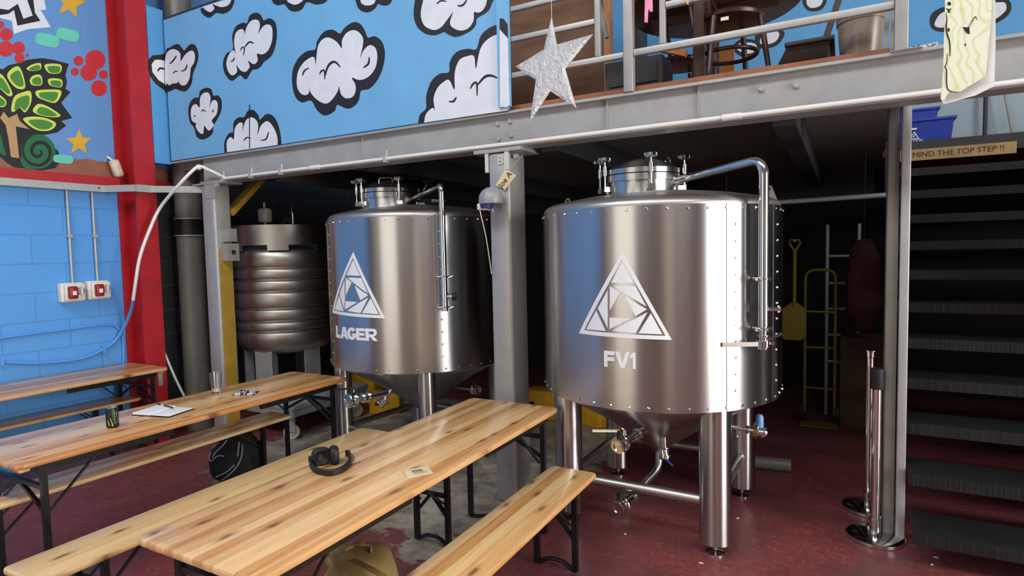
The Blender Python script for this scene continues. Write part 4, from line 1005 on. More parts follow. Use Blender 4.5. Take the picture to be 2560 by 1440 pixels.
def make_bench(hx, hy):
    t = empty('beer_bench', (0, 0, 0))
    MB().slab(hx, hy, .444, .470, .03, .007).build('seat', M['benchwood'], t)
    for s in (-1, 1): leg_frame(t, s*(hy-.27), hx-.03, .444, -s, .20)
    return t
tb = make_table(.325, 1.11)
grp = 'beer tables in the bar'
def put(o, x, y, rz, lab, cat, g): o.location = (x, y, 0); o.rotation_euler = (0, 0, math.radians(rz)); tag(o, lab, cat, g)
put(tb, -1.872, 2.262, 0, 'nearest varnished pine beer table, with the black headphones lying on it', 'table', grp)
t2 = dup(tb); put(t2, -3.795, 2.42, 0, 'middle varnished pine beer table, with the open notebook, can and glass on it', 'table', grp)
t3 = dup(tb); put(t3, -5.675, 2.10, 0, 'farthest pine beer table standing against the blue wall, nothing on it', 'table', grp)
bn = make_bench(.145, 1.10); g2 = 'pine benches beside the beer tables'
put(bn, -1.372, 2.08, 0, 'pine bench on the right of the nearest table, closest to the tank marked FV1', 'bench', g2)
for x, y, rz, lab in ((-2.965, 2.19, 1.0, 'pine bench standing between the nearest and the middle table'), (-2.15, 2.0, 0, 'pine bench pushed under the nearest table, mostly hidden'),
                      (-4.035, 2.22, 0, 'pine bench pushed under the middle table'), (-5.855, 2.05, 0, 'pine bench pushed under the farthest table against the blue wall')):
    b = dup(bn); put(b, x, y, rz, lab, 'bench', g2)
# ================================================================== THINGS ON THE TABLES
TZ = .770
def W(x, y, z=TZ): return onZ(x, y, z)
# open notebook
a, b_, c_, d_ = W(318, 1034), W(397, 1010), W(456, 1027), W(376, 1049)
nb = empty('notebook', (0, 0, 0)); o0 = (a+b_+c_+d_)/4; nb.location = (o0.x, o0.y, TZ); tag(nb, 'open notebook with blank white pages and a black cover on the middle table', 'notebook')
hL = .105; hW = .148
rz = math.atan2((b_-a).y, (b_-a).x)
nb.rotation_euler = (0, 0, rz-PI/2+.0)
# left block of pages (thick), right cover leaf raised slightly
MB().bbox(-.075, .215, -.105, .105, .0, .004, .002, mat=Matrix.Translation((0, 0, 0))).build('cover', M['rubber'], nb)
MB().bbox(-.072, .068, -.101, .101, .004, .019, .004).build('page_block', M['paper'], nb)
MB().bbox(.072, .210, -.100, .100, .006, .011, .003).build('right_pages', M['paper'], nb)
mt = W(411, 1012, TZ+.022)
pn = MB(); p0 = W(393, 1009, TZ+.024); p1 = W(432, 1019, TZ+.024)
dd = (p1-p0)
pn.cyl(p0, p0+dd*.28, .0045, n=10, mi=0).cyl(p0+dd*.28, p0+dd*.45, .0046, n=10, mi=1).cyl(p0+dd*.45, p1, .0045, n=10, mi=0)
tag(pn.build('pen', [M['rubber'], M['white']]), 'black and white pen lying on the open notebook', 'pen')
# glass
gp_ = W(541, 982); gl = empty('pint_glass', (gp_.x, gp_.y, TZ)); tag(gl, 'nearly empty clear glass tumbler with a little liquid on the middle table', 'glass')
MB().lathe([(.001, 0), (.028, 0), (.030, .004), (.043, .150), (.0405, .150), (.0285, .012), (.001, .010)], (0, 0), 40, cap0=False, cap1=False).build('glass_body', M['glass'], gl)
MB().lathe([(.0278, .0125), (.0292, .034), (.0001, .034)], (0, 0), 32, cap1=False).build('drink_remains', M['liquid'], gl)
# can
cp = W(282, 1068); can = empty('drink_can', (cp.x, cp.y, TZ)); tag(can, 'black drinks can with green lettering on the middle table', 'can'); can.rotation_euler = (0, 0, 0)
MB().lathe([(.024, 0), (.029, .004), (.0325, .012), (.0325, .105), (.027, .117), (.026, .122), (.023, .119), (.001, .118)], (0, 0), 40, cap1=False).build('can_body', M['black'], can)
cb = MB().lathe([(.0265, .118), (.0272, .1225), (.0255, .1235), (.0245, .120)], (0, 0), 40, cap0=False, cap1=False).cyl((0, .008, .1185), (0, .008, .121), .009, n=14); cb.build('can_rim', M['galv'], can)
aw = math.atan2(-cp.y, -cp.x)
def canmark(pts, mi, mb, ax=0): 
    P = []
    for s_, z in pts: P.append((.0331*math.cos(aw+s_), .0331*math.sin(aw+s_), z))
    cen = Vector((math.cos(aw), math.sin(aw), 0)); mb.poly(P, cen*.0006, mi)
mb = MB()
for pts in ([(.30,.100),(.42,.097),(.40,.026),(.30,.026)], [(.10,.098),(.55,.095),(.45,.090),(.12,.088)], [(.42,.086),(.66,.084),(.66,.080),(.42,.081)], [(.42,.070),(.60,.066),(.56,.061),(.42,.063)], [(.42,.052),(.62,.050),(.62,.044),(.42,.046)], [(.42,.036),(.64,.035),(.66,.027),(.42,.027)]): canmark(pts, 0, mb)
for pts in ([(.68,.098),(.80,.098),(.80,.066),(.70,.066)], [(.82,.062),(.92,.062),(.94,.028),(.84,.028)]): canmark(pts, 1, mb)
for pts in ([(-.35,.062),(-.25,.060),(.0,.030),(.10,.004+.010),(-.08,.014),(-.12,.034)], [(-.75,.05),(-.60,.045),(-.45,.02),(-.55,.016)]): canmark(pts, 2, mb)
mb.build('can_print', [M['mgreen'], M['boxgrey'], M['mlime']], can, smooth=False)
# crisp packet
cx = W(615, 984); rng = random.Random(3); nx, ny = 13, 9; mb = MB(); vs = []
for j in range(ny):
    for i in range(nx):
        x = (i/(nx-1)-.5)*.155; y = (j/(ny-1)-.5)*.105; e_ = (1-abs(2*i/(nx-1)-1)**4)*(1-abs(2*j/(ny-1)-1)**4)
        vs.append((x+rng.uniform(-.004, .004), y+rng.uniform(-.004, .004), .002+e_*(.012+rng.uniform(0, .016))))
fs = [(j*nx+i, j*nx+i+1, (j+1)*nx+i+1, (j+1)*nx+i) for j in range(ny-1) for i in range(nx-1)]
k0 = len(vs); vs2 = vs+[(v[0], v[1], 0) for v in vs]; edge = [(i) for i in range(nx)]+[j*nx+nx-1 for j in range(1, ny)]+[(ny-1)*nx+i for i in range(nx-2, -1, -1)]+[j*nx for j in range(ny-2, 0, -1)]
fs += [(edge[i], k0+edge[i], k0+edge[(i+1) % len(edge)], edge[(i+1) % len(edge)]) for i in range(len(edge))]
mb.add(vs2, fs); fc = [rng.choice([0, 0, 1, 1, 2]) if i < (nx-1)*(ny-1) else 1 for i in range(len(fs))]; mb.mi = fc
pk = mb.build('snack_packet', [M['foil'], M['black'], M['foil']], smooth=False); pk.location = (cx.x, cx.y, TZ); pk.rotation_euler = (0, 0, .55)
tag(pk, 'crumpled black and silver snack packet on the middle table beside the glass', 'packet')
# headphones
hp = empty('headphones', (-2.075, 1.985, TZ)); tag(hp, 'black over-ear headphones lying on the nearest table', 'headphones')
def hloc(x, y): p = W(x, y); return Vector((p.x+2.075, p.y-1.985, 0))
bp = [hloc(776, 1160), hloc(779, 1172), hloc(790, 1183), hloc(810, 1189), hloc(832, 1189), hloc(854, 1182), hloc(870, 1169), hloc(876, 1155), hloc(872, 1142)]
bs = spline(bp, 6, False); mb = MB(); vs = []
for i, p in enumerate(bs):
    t = (bs[min(i+1, len(bs)-1)]-bs[max(i-1, 0)]).normalized(); nrm = Vector((t.y, -t.x, 0)); w = .006
    prof = [(-w, .004), (-w*.4, 0), (w*.4, 0), (w, .004), (w, .026), (w*.4, .030), (-w*.4, .030), (-w, .026)]
    for u, z in prof: vs.append(p+nrm*u+Vector((0, 0, z)))
fs = [(i*8+j, i*8+(j+1) % 8, (i+1)*8+(j+1) % 8, (i+1)*8+j) for i in range(len(bs)-1) for j in range(8)]+[tuple(range(8)), tuple(range((len(bs)-1)*8, len(bs)*8))]
mb.add(vs, fs); mb.build('headband', M['rubber'], hp)
def cup(x, y, yawc, nm):
    p = hloc(x, y); mt = Matrix.Translation((p.x, p.y, .041)) @ Matrix.Rotation(yawc, 4, 'Z') @ Matrix.Rotation(PI/2, 4, 'X')
    n = 32; vs = []; prof = [(.30, -.022), (.80, -.020), (1, -.010), (1.02, .004), (.96, .014), (.80, .020), (.55, .014), (.45, .004), (.1, .002)]
    for s_, h in prof:
        for i in range(n):
            a = 2*PI*i/n; ca, sa_ = math.cos(a), math.sin(a); r = .041/(abs(ca)**3.2+abs(sa_)**3.2)**(1/3.2)
            vs.append(mt @ Vector((r*s_*ca, r*s_*sa_, h)))
    fs = [(j*n+i, j*n+(i+1) % n, (j+1)*n+(i+1) % n, (j+1)*n+i) for j in range(len(prof)-1) for i in range(n)]+[tuple(range(n-1, -1, -1)), tuple(range((len(prof)-1)*n, len(prof)*n))]
    MB().add(vs, fs).build('ear_cup', M['rubber'], hp, ang=60)
cup(803, 1162, math.radians(62), 'a'); cup(836, 1158, math.radians(-38)+PI, 'b')
for q in ((778, 1158), (870, 1143)): p = hloc(*q); MB().bbox(p.x-.012, p.x+.012, p.y-.008, p.y+.008, .004, .034, .004).build('yoke', M['blackmetal'], hp)
pt = [hloc(868, 1140)+Vector((0, 0, .02)), hloc(882, 1143)+Vector((0, 0, .012)), hloc(883, 1152)+Vector((0, 0, .006)), hloc(876, 1156)+Vector((0, 0, .01))]
MB().tube(spline(pt, 4, False), .002, 6).build('cable_loop', M['rubber'], hp)
# coaster
q = [W(1010, 1177), W(1070, 1167), W(1083, 1184), W(1018, 1196)]
mb = MB().poly([p+Vector((0, 0, .0008)) for p in q], (0, 0, .0022), 0)
cs = mb.build('beer_mat', M['tag'], smooth=False); tag(cs, 'buff card beer mat with grey print near the edge of the nearest table', 'beer mat')
mb = MB(); ce = sum((p for p in q), Vector())/4; uu = ((q[1]-q[0])+(q[2]-q[3])).normalized(); ww = Vector((-uu.y, uu.x, 0))
def bl(x, y, w, h): P = [ce+uu*(x+i*w/2)+ww*(y+j*h/2)+Vector((0, 0, .0031)) for i, j in ((-1, -1), (1, -1), (1, 1), (-1, 1))]; mb.poly(P, (0, 0, .0004))
for i in range(4): bl(-.018+.012*i, .014, .010, .018); bl(-.018+.012*i, .018, .006, .006)
bl(.0, -.004, .05, .006); bl(.004, -.018, .056, .004)
mb.build('print', M['greypipe'], cs, smooth=False)

# ================================================================== BAGS ON THE FLOOR
def blob(name, c, s, seed, mat, amp=.12, parent=None, n=28, rot=0, flat=True, taper=0.0, pw=.75):
    rng = random.Random(seed); ph = [(rng.uniform(1, 3), rng.uniform(1, 3), rng.uniform(1, 3), rng.uniform(0, 6)) for _ in range(6)]
    vs = []; h = n//2
    for j in range(h+1):
        t = PI*j/h
        for i in range(n):
            a = 2*PI*i/n; d = Vector((math.sin(t)*math.cos(a), math.sin(t)*math.sin(a), -math.cos(t)))
            e = Vector([math.copysign(abs(v)**pw, v) for v in d]); f = 1+amp*sum(math.sin(p[0]*d.x*2+p[1]*d.y*2+p[2]*d.z*2+p[3]) for p in ph)/3
            z = e.z*s[2]*f; z = max(z, -s[2]) if flat else z
            tp = 1-taper*(z/s[2]+1)/2; x, y = e.x*s[0]*f*tp, e.y*s[1]*f*tp; vs.append((x*math.cos(rot)-y*math.sin(rot), x*math.sin(rot)+y*math.cos(rot), z+s[2]))
    fs = [(j*n+i, j*n+(i+1) % n, (j+1)*n+(i+1) % n, (j+1)*n+i) for j in range(h) for i in range(n)]
    o = MB().add(vs, fs).build(name, mat, parent, ang=80)
    if parent is None: o.location = c
    else: o.location = c
    return o
bp_ = onZ(590, 1165); bk = empty('backpack', (-4.33, 3.10, 0)); bk.location = (onZ(594, 1204).x, onZ(594, 1204).y, 0)
tag(bk, 'black backpack with pale reflective piping on the floor beneath the middle table', 'backpack')
body = blob('bag_body', (0, 0, 0), (.235, .17, .205), 5, M['backpack'], .10, bk, rot=.6, taper=.38, pw=.85, n=40)
from mathutils.bvhtree import BVHTree
bvh = BVHTree.FromPolygons([v.co for v in body.data.vertices], [tuple(p.vertices) for p in body.data.polygons])
def bagline(pix, r=.0045):
    P = []; o_ = Vector(CO)-bk.location
    for x, y in pix:
        d = Vector(ray(x, y)).normalized(); h = bvh.ray_cast(o_, d)
        if h[0] is not None: P.append(h[0]+h[1]*.002)
    mb = MB().tube(spline(P, 4, False), r, 6); return mb
bagline([(568, 1100), (556, 1115), (540, 1130), (532, 1143)]).build('piping', M['piping'], bk)
bagline([(538, 1115), (526, 1135), (524, 1148), (530, 1152), (541, 1142), (550, 1139), (560, 1141)]).build('piping', M['piping'], bk)
bagline([(606, 1112), (605, 1135), (596, 1160), (578, 1182), (555, 1200), (536, 1216)]).build('piping', M['piping'], bk)
bagline([(598, 1105), (594, 1140)]).build('piping', M['piping'], bk); bagline([(586, 1162), (566, 1180), (540, 1192), (525, 1208)]).build('piping', M['piping'], bk)
cb_ = onZ(905, 1475, 0.0)
cg = empty('canvas_bag', (cb_.x, cb_.y, 0)); tag(cg, 'olive canvas bag with straps on the red floor below the nearest table edge', 'bag')
blob('bag_body', (0.03, -.03, 0), (.17, .14, .125), 11, M['canvas'], .16, cg, rot=.3)
blob('bag_pocket', (-.10, -.02, 0), (.10, .09, .085), 4, M['canvas'], .14, cg, rot=.9)
def strap(pix, w=.03, z=None):
    P = [onZ(x, y, zz)-Vector((cb_.x, cb_.y, 0)) for x, y, zz in pix]; P = spline(P, 5, False); vs = []
    for i, p in enumerate(P):
        t = (P[min(i+1, len(P)-1)]-P[max(i-1, 0)]).normalized(); up = Vector((0, 0, 1)); s_ = t.cross(up)
        s_ = s_.normalized() if s_.length > .2 else Vector((CR[0], CR[1], 0)).normalized()
        for u in (-w/2, w/2):
            for h in (0, .003): vs.append(p+s_*u+up*h)
    k = len(P); fs = []
    for i in range(k-1):
        for a_, b2 in ((0, 1), (1, 3), (3, 2), (2, 0)): fs.append((i*4+a_, i*4+b2, (i+1)*4+b2, (i+1)*4+a_))
    fs += [(0, 2, 3, 1), ((k-1)*4, (k-1)*4+1, (k-1)*4+3, (k-1)*4+2)]
    MB().add(vs, fs).build('strap', M['canvas'], cg)
strap([(872, 1375, .24), (880, 1360, .28), (905, 1358, .29), (922, 1366, .26), (932, 1384, .22)], .05)
strap([(872, 1396, .23), (905, 1412, .25), (940, 1430, .25), (975, 1452, .22)], .035)
strap([(872, 1372, .22), (870, 1390, .22), (880, 1402, .22)], .045)

# ================================================================== HANGING THINGS
# foil star
sx = [(1379, 42), (1392, 112), (1482, 86), (1413, 172), (1441, 270), (1376, 228), (1325, 305), (1340, 200), (1289, 167), (1360, 124)]
YS = 2.9; P = [onY(x, y, YS) for x, y in sx]; cen = sum(P, Vector())/10
rng = random.Random(2); mb = MB(); vs = []; fs = []
def facet(P, cen, off):
    # subdivide each spoke triangle so the foil can crumple
    N_ = 7; V = []; Fc = []
    for i in range(10):
        a, b = P[i], P[(i+1) % 10]; base = len(V)
        for r in range(N_+1):
            for c in range(r+1):
                p = cen if r == 0 else cen.lerp(a.lerp(b, c/r), r/N_); V.append(p+Vector((0, off*(1.0 if r < N_ else .3), 0)))
        idx = lambda r, c: base+r*(r+1)//2+c
        for r in range(N_):
            for c in range(r+1):
                Fc.append((idx(r, c), idx(r+1, c), idx(r+1, c+1)))
                if c < r: Fc.append((idx(r, c), idx(r+1, c+1), idx(r, c+1)))
    return V, Fc
V, Fc = facet(P, cen, -.010); mb.add(V, Fc); V, Fc = facet(P, cen, .010); mb.add(V, [f[::-1] for f in Fc])
for i in range(10):
    a, b = P[i], P[(i+1) % 10]; y = Vector((0, .003, 0)); mb.add([a-y, b-y, b+y, a+y], [(0, 1, 2, 3)])
so = mb.build('foil_star', M['foil'], ang=60); tag(so, 'large crumpled silver foil star hanging by a thread in front of the railing', 'star')
p = onY(1379, 42, YS); MB().cyl(p, (p.x-.01, p.y, 6.9), .0015, n=6).build('thread', M['tag'], so)
# paper drawings
YD = 2.6
q = [onY(x, y, YD) for x, y in ((2368, -120), (2488, -120), (2489, 110), (2486, 215), (2440, 238), (2359, 261), (2351, 245), (2358, 170), (2362, 60))]
d1 = MB().poly(q, (0, .0015, 0)).build('paper_drawing', M['paper'], smooth=False); tag(d1, 'white backing sheet hanging behind the green painted drawing at the upper right', 'paper')
q = [onY(x, y, YD-.02) for x, y in ((2366, -120), (2482, -120), (2478, 50), (2464, 190), (2400, 229), (2372, 231), (2360, 250), (2353, 249), (2358, 170), (2361, 60))]
mb = MB().poly(q, (0, .0015, 0), 0)
pd_ = Paint(mb, lambda x, y: onY(x, y, YD-.02), (0, -1, 0)).crop(2300, 0, 5.142); pd_.k = 1
for L, w in (([(335,165),(345,250),(335,340),(345,430),(375,520),(385,640),(380,720)], 20), ([(350,690),(345,800),(320,860),(340,900),(340,1040),(350,1130),(385,1170),(440,1185),(500,1185)], 16), ([(335,110),(375,125),(400,110)], 14), ([(365,120),(375,165)], 30), ([(630,340),(670,270),(715,215),(735,260)], 10)): pd_.line(L, w, 1)
pd_.shape([(550,345),(600,355),(632,340),(640,440),(600,425),(575,400)], 1, False); pd_.disc((375, 48), 24, 1); pd_.disc((368, 385), 14, 1, 24); pd_.disc((583, 575), 9, 1, 16)
d2 = mb.build('paper_drawing', [M['drawing'], M['ink']], smooth=False); tag(d2, 'green and cream painted drawing with black marks hanging at the upper right', 'drawing')
# ribbons
YR = 3.50
q = [onY(x, y, YR) for x, y in ((1613, -40), (1630, -40), (1632, 28), (1626, 30), (1621, 22), (1619, 57), (1611, 55))]
r_ = MB().poly(q, (0, .002, 0)).build('paper_ribbon', M['ribbonpink'], smooth=False); tag(r_, 'pink paper ribbon hanging from the upper railing', 'ribbon')
q = [onY(x, y, YR) for x, y in ((1716, -30), (1723, -30), (1721, 12), (1717, 10))]
r_ = MB().poly(q, (0, .002, 0)).build('paper_ribbon', M['ribbonorange'], smooth=False); tag(r_, 'small orange ribbon hanging from the upper railing', 'ribbon')
# card tag on the centre post
q = [onY(x, y, YF-.02) for x, y in ((1264, 423), (1290, 438), (1262, 475), (1239, 462))]
mb = MB().poly(q, (0, .0015, 0), 0); tg = mb.build('card_tag', M['tag'], smooth=False); tag(tg, 'small buff card tag with handwriting hanging on the middle silver post', 'tag')
mb = MB(); cc_ = sum(q, Vector())/4; add_text(mb, 'Joe A', .055, cc_+Vector((0, -.002, 0)), (q[1]-q[2]), (q[0]-q[1])*1.0, ext=.0004); mb.build('handwriting', M['ink'], tg, smooth=False)
MB().tube([q[0]+Vector((.03, .0, -.01)), onY(1290, 405, YF-.02), onY(1308, 388, YF-.01)], .002, 6).build('string', M['galv'], tg)
# dome fitting strapped to the post
p = onY(1236, 500, 3.58); dm = empty('dome_fitting', (p.x+.045, 3.46, p.z-.02)); dm.scale = (.8, .8, .8); tag(dm, 'grey dome shaped fitting strapped to the middle silver post with a white cable hanging', 'fitting')
mt = Matrix.Rotation(-.0, 4, 'Y')
MB().lathe([(.10, -.02), (.105, 0), (.10, .05), (.075, .09), (.035, .115), (.001, .12)], (0, 0), 32, mat=Matrix.Scale(1, 4), cap1=False).build('dome', M['lilac'], dm)
MB().cyl((-.02, -.04, -.06), (-.02, -.04, -.02), .05, .06, 20).build('lower_body', M['bruise'], dm); MB().bbox(-.10, -.02, -.07, .02, -.07, -.015, .01).build('side_clip', M['white'], dm)
bt = onY(1229, 685, 3.52); MB().tube(spline([(.02, .0, -.09), (.01, -.03, -.03), (-.06, -.06, -.02), (-.075, -.06, -.07), ((bt.x-p.x-.045)/.8, 0, -.3), ((bt.x-p.x-.045)/.8, .06/.8, (bt.z-p.z+.02)/.8)], 6, False), .0045, 6).build('hanging_cable', M['white'], dm)

# ================================================================== RAILING OF THE UPPER DECK
ra = empty('steel_railing', (0, YF, 2.684)); tag(ra, 'silver square-tube railing along the upper deck edge right of the mural board', 'railing')
def rbar(nm, x0, x1, z0, z1, y0=-.004, y1=.030): MB().bbox(x0, x1, y0, y1, z0-2.684, z1-2.684, .004).build(nm, M['silver'], ra)
rbar('post', -1.165, -1.108, 2.686, 4.1, -.012, .045); rbar('post', .205, .262, 2.686, 4.1, -.012, .045)
rbar('bottom_rail', -1.93, -1.166, 2.892, 2.926); rbar('bottom_rail', -1.107, .204, 2.892, 2.930)
rbar('upright', -1.347, -1.312, 2.927, 4.0); rbar('upright', -.950, -.916, 2.931, 4.0)
rbar('rail', -1.93, -1.348, 3.125, 3.158); rbar('rail', -1.93, -1.348, 3.318, 3.350); rbar('rail', -.915, .204, 3.130, 3.165)
rbar('rail', -1.311, -1.166, 3.60, 3.64); rbar('top_rail', -1.93, .26, 4.0, 4.04, -.01, .04)
MB().box(.19, .32, -.02, .055, -.0, .002).build('base_plate', M['silver'], ra)

# ================================================================== UPSTAIRS
UZ = 2.73
px0, px1 = onY(1283, 100, 4.9).x, onY(1538, 100, 4.9).x
pw_ = MB().box(px0-.6, px1-.03, 4.9, 4.93, 2.70, 5.4, 0); pwo = pw_.build('plywood_screen', M['ply'], smooth=False); tag(pwo, 'brown plywood screen upstairs behind the foil star', 'screen')
MB().box(px1-.075, px1-.02, 4.83, 4.90, 2.70, 5.4).build('edge_batten', M['crosswood'], pwo)
a1_ = onY(1495, 0, 4.7); a2_ = onY(1517, 95, 4.7); tag(MB().bar(a1_+(a1_-a2_)*1.5, a2_, .04, .03).build('grey_batten', M['boxgrey']), 'leaning grey batten in front of the plywood screen upstairs', 'batten')
mb = MB().box(px1+.0, px1+.12, 5.3, 5.42, 2.70, 5.6); tag(mb.build('black_post', M['black']), 'black timber post upstairs beside the plywood screen', 'post')
# round table seen from below
Yt = 4.22; tcx = (onY(1588, 48, Yt).x+onY(1990, 25, Yt).x)/2
tt = empty('round_table', (-.82, 4.46, 2.70)); tag(tt, 'dark brown round pub table upstairs behind the railing', 'table')
MB().lathe([(.001, .70), (.56, .70), (.58, .715), (.58, .735), (.57, .742), (.001, .742)], (0, 0), 64, cap0=False, cap1=False).build('tabletop', M['brownwood'], tt)
MB().box(-.42, .42, -.04, .04, .66, .70).box(-.04, .04, -.42, .42, .66, .70).build('top_frame', M['brownwood'], tt)
MB().cyl((0, 0, .03), (0, 0, .66), .045, n=18).build('pedestal', M['brownwood'], tt)
for k in range(4): a = PI/4+k*PI/2; MB().bar((0, 0, .16), (.34*math.cos(a), .34*math.sin(a), .03), .05, .05).build('foot', M['brownwood'], tt)
def bent_chair(x, y, rz, lab):
    c = empty('bentwood_chair', (x, y, 2.70), rz); tag(c, lab, 'chair')
    MB().lathe([(.001, .43), (.17, .43), (.20, .437), (.205, .455), (.195, .465), (.001, .46)], (0, 0), 40, cap0=False, cap1=False).build('seat', M['brownwood'], c)
    for sx_, sy_ in ((1, 1), (1, -1), (-1, 1), (-1, -1)): MB().cyl((.19*sx_, .18*sy_, 0), (.14*sx_, .14*sy_, .43), .014, .018, 12).build('leg', M['brownwood'], c)
    MB().tube([(.165*math.cos(2*PI*i/28), .165*math.sin(2*PI*i/28), .24) for i in range(28)], .013, 8, closed=True).build('stretcher_ring', M['brownwood'], c)
    MB().tube(spline([(-.17, .15, .44), (-.20, .17, .70), (-.20, .10, .88), (-.20, 0, .92), (-.20, -.10, .88), (-.20, -.17, .70), (-.17, -.15, .44)], 5, False), .013, 8).build('back_hoop', M['brownwood'], c)
    return c
p = onZ(1815, 60, 3.14)
bent_chair(onY(1822, 60, 4.02).x, 4.02, .5, 'dark bentwood chair upstairs below the round table, with a white sticker on its seat edge')
bent_chair(onY(1700, 60, 4.75).x, 4.75, 2.2, 'second dark bentwood chair upstairs farther back behind the orange plank')
pq = onY(1748, 100, 3.86); tag(MB().bbox(pq.x-.035, pq.x+.035, 3.84, 3.91, 2.70, 4.3, .006).build('timber_upright', M['brownwood']), 'dark brown timber upright standing upstairs just behind the railing', 'post')
p = onY(1812, 47, 3.80); tag(MB().box(p.x-.022, p.x+.022, 3.795, 3.800, p.z-.010, p.z+.010).build('sticker', M['paper']), 'small white sticker on the chair seat edge upstairs', 'sticker')
# dark cabinet box and trough
a_, b2 = onY(1512, 150, 3.85), onY(1655, 150, 3.85); z0_, z1_ = 2.70, onY(1580, 148, 3.85).z
cbx = MB().box(a_.x, b2.x, 3.85, 4.12, z0_, z1_, 0).box(a_.x+.03, b2.x-.03, 3.84, 3.85, z1_-.06-.10, z1_-.05, 1).build('dark_cabinet', [M['darkbrown'], M['black']], smooth=False)
tag(cbx, 'dark brown cabinet upstairs on the deck behind the first railing post', 'cabinet')
a_, b2 = onY(1528, 155, 4.35), onY(1600, 140, 4.35)
a_, b2 = onY(1925, 150, 3.78), onY(2076, 140, 3.78); z1_ = onY(2010, 108, 3.78).z
bx = MB(); xa_, xb_ = a_.x, b2.x; zb_ = 2.732
bx.add([(xa_+.02, 3.78, zb_), (xb_-.02, 3.78, zb_), (xb_-.02, 4.15, zb_), (xa_+.02, 4.15, zb_), (xa_+.10, 3.74, z1_), (xb_, 3.74, z1_), (xb_, 4.2, z1_), (xa_+.10, 4.2, z1_)], [(3, 2, 1, 0), (0, 1, 5, 4), (1, 2, 6, 5), (2, 3, 7, 6), (3, 0, 4, 7)])
bx.bbox(xa_+.08, xb_+.02, 3.72, 4.22, z1_-.02, z1_+.004, .006)
tag(bx.build('storage_trough', M['darkbrown']), 'dark brown plastic storage trough upstairs beside the grey pot', 'box')
# pot
pa_, pb_ = onY(2092, 100, 3.80), onY(2212, 100, 3.80); rr = (pb_.x-pa_.x)/2; pcx = (pa_.x+pb_.x)/2; zt_ = onY(2150, 18, 3.80-rr).z; ph = zt_-2.728
po = empty('plant_pot', (pcx, 3.80, 2.728)); tag(po, 'large grey-brown plastic plant pot standing at the deck edge upstairs', 'plant pot')
M['potgrey'] = plain('grey_brown_plastic', (142, 128, 116), .32)
MB().lathe([(rr*.80, .0), (rr*.84, .012), (rr*.98, ph-.05), (rr*1.03, ph-.05), (rr*1.05, ph), (rr*.97, ph), (rr*.80, .03), (.001, .03)], (0, 0), 56, cap1=False).build('pot_body', M['potgrey'], po)
p_ = onY(1965, 60, 4.9)
for x0__, y0__, x1__, y1__, m_k, lb in ((2103, 60, 2052, 108, 'padlight', 'pale timber leg leaning behind the storage trough upstairs'),): pass
tag(MB().bar(onY(2110, -40, 4.3), onY(2062, 104, 4.3), .04, .035).build('slanting_batten', M['brownwood']), 'slanting brown timber leg upstairs left of the grey pot', 'batten')
tag(MB().bar(onY(1632, 118, 4.3), onY(1716, 135, 4.3), .05, .04).build('orange_plank', M['orangewood']), 'short orange timber piece under the round table upstairs', 'plank')
a_, b2 = onY(1770, 170, 4.9), onY(1835, 170, 4.9); mb = MB().box(a_.x, b2.x, 4.9, 4.93, 2.70, 3.25); tag(mb.build('pale_board', M['crosswood'], smooth=False), 'pale timber board upstairs behind the chair legs', 'board')
for x, lab in ((2217, 'left of two thin slanting grey flats against the right railing post'), (2234, 'right of two thin slanting grey flats against the right railing post')):
    tag(MB().bar(onY(x+6, -20, 3.66), onY(x-4, 124, 3.66), .022, .012).build('steel_flat', M['boxgrey']), lab, 'bar')

# ================================================================== STAIRS
st_ = empty('steel_staircase', (1.2, 3.72, 0)); tag(st_, 'dark open staircase with chequer-plate treads going up to the landing', 'staircase')
Y1_, G_, R_S = 3.7204, .28295, .21981
for k in range(11):
    y = k*G_; z = (k+1)*R_S; x0_ = .335 - 1.2
    MB().box(x0_, 2.2-1.2, y, y+.30, z-.005, z).box(x0_, 2.2-1.2, y, y+.006, z-.068, z-.005).box(x0_, 2.2-1.2, y+.294, y+.30, z-.04, z-.005).build('tread', M['checker'], st_, smooth=False)
MB().bar((2.23-1.2, -.10, 0.05), (2.23-1.2, 11*G_, 2.60), .05, .22).build('stringer', M['darksteel'], st_)
Yp = Y1_+11*G_
a_ = onY(2262, 372, Yp); b2 = onY(2541, 352, Yp); 
pk_ = MB().box(a_.x-.1, b2.x, Yp-.02, Yp+.02, 2.515, 2.618).build('step_plank', plain('old_tan_timber', (176, 146, 96), .7, 0, .2, 8)); tag(pk_, 'timber plank with a handwritten step warning at the top of the stairs', 'plank')
mb = MB(); q_ = (a_+b2)/2; add_text(mb, 'MIND THE TOP STEP !!', .068, (onY(2392, 370, Yp).x, Yp-.021, 2.566), (1, 0, 0), (0, 0, 1), ext=.0006); mb.build('handwriting', M['brownwood'], pk_, smooth=False)
struct(MB().box(.35, 2.9, Yp+.022, Yp+.06, 2.56, 2.70).build('trim_1', M['darksteel']))
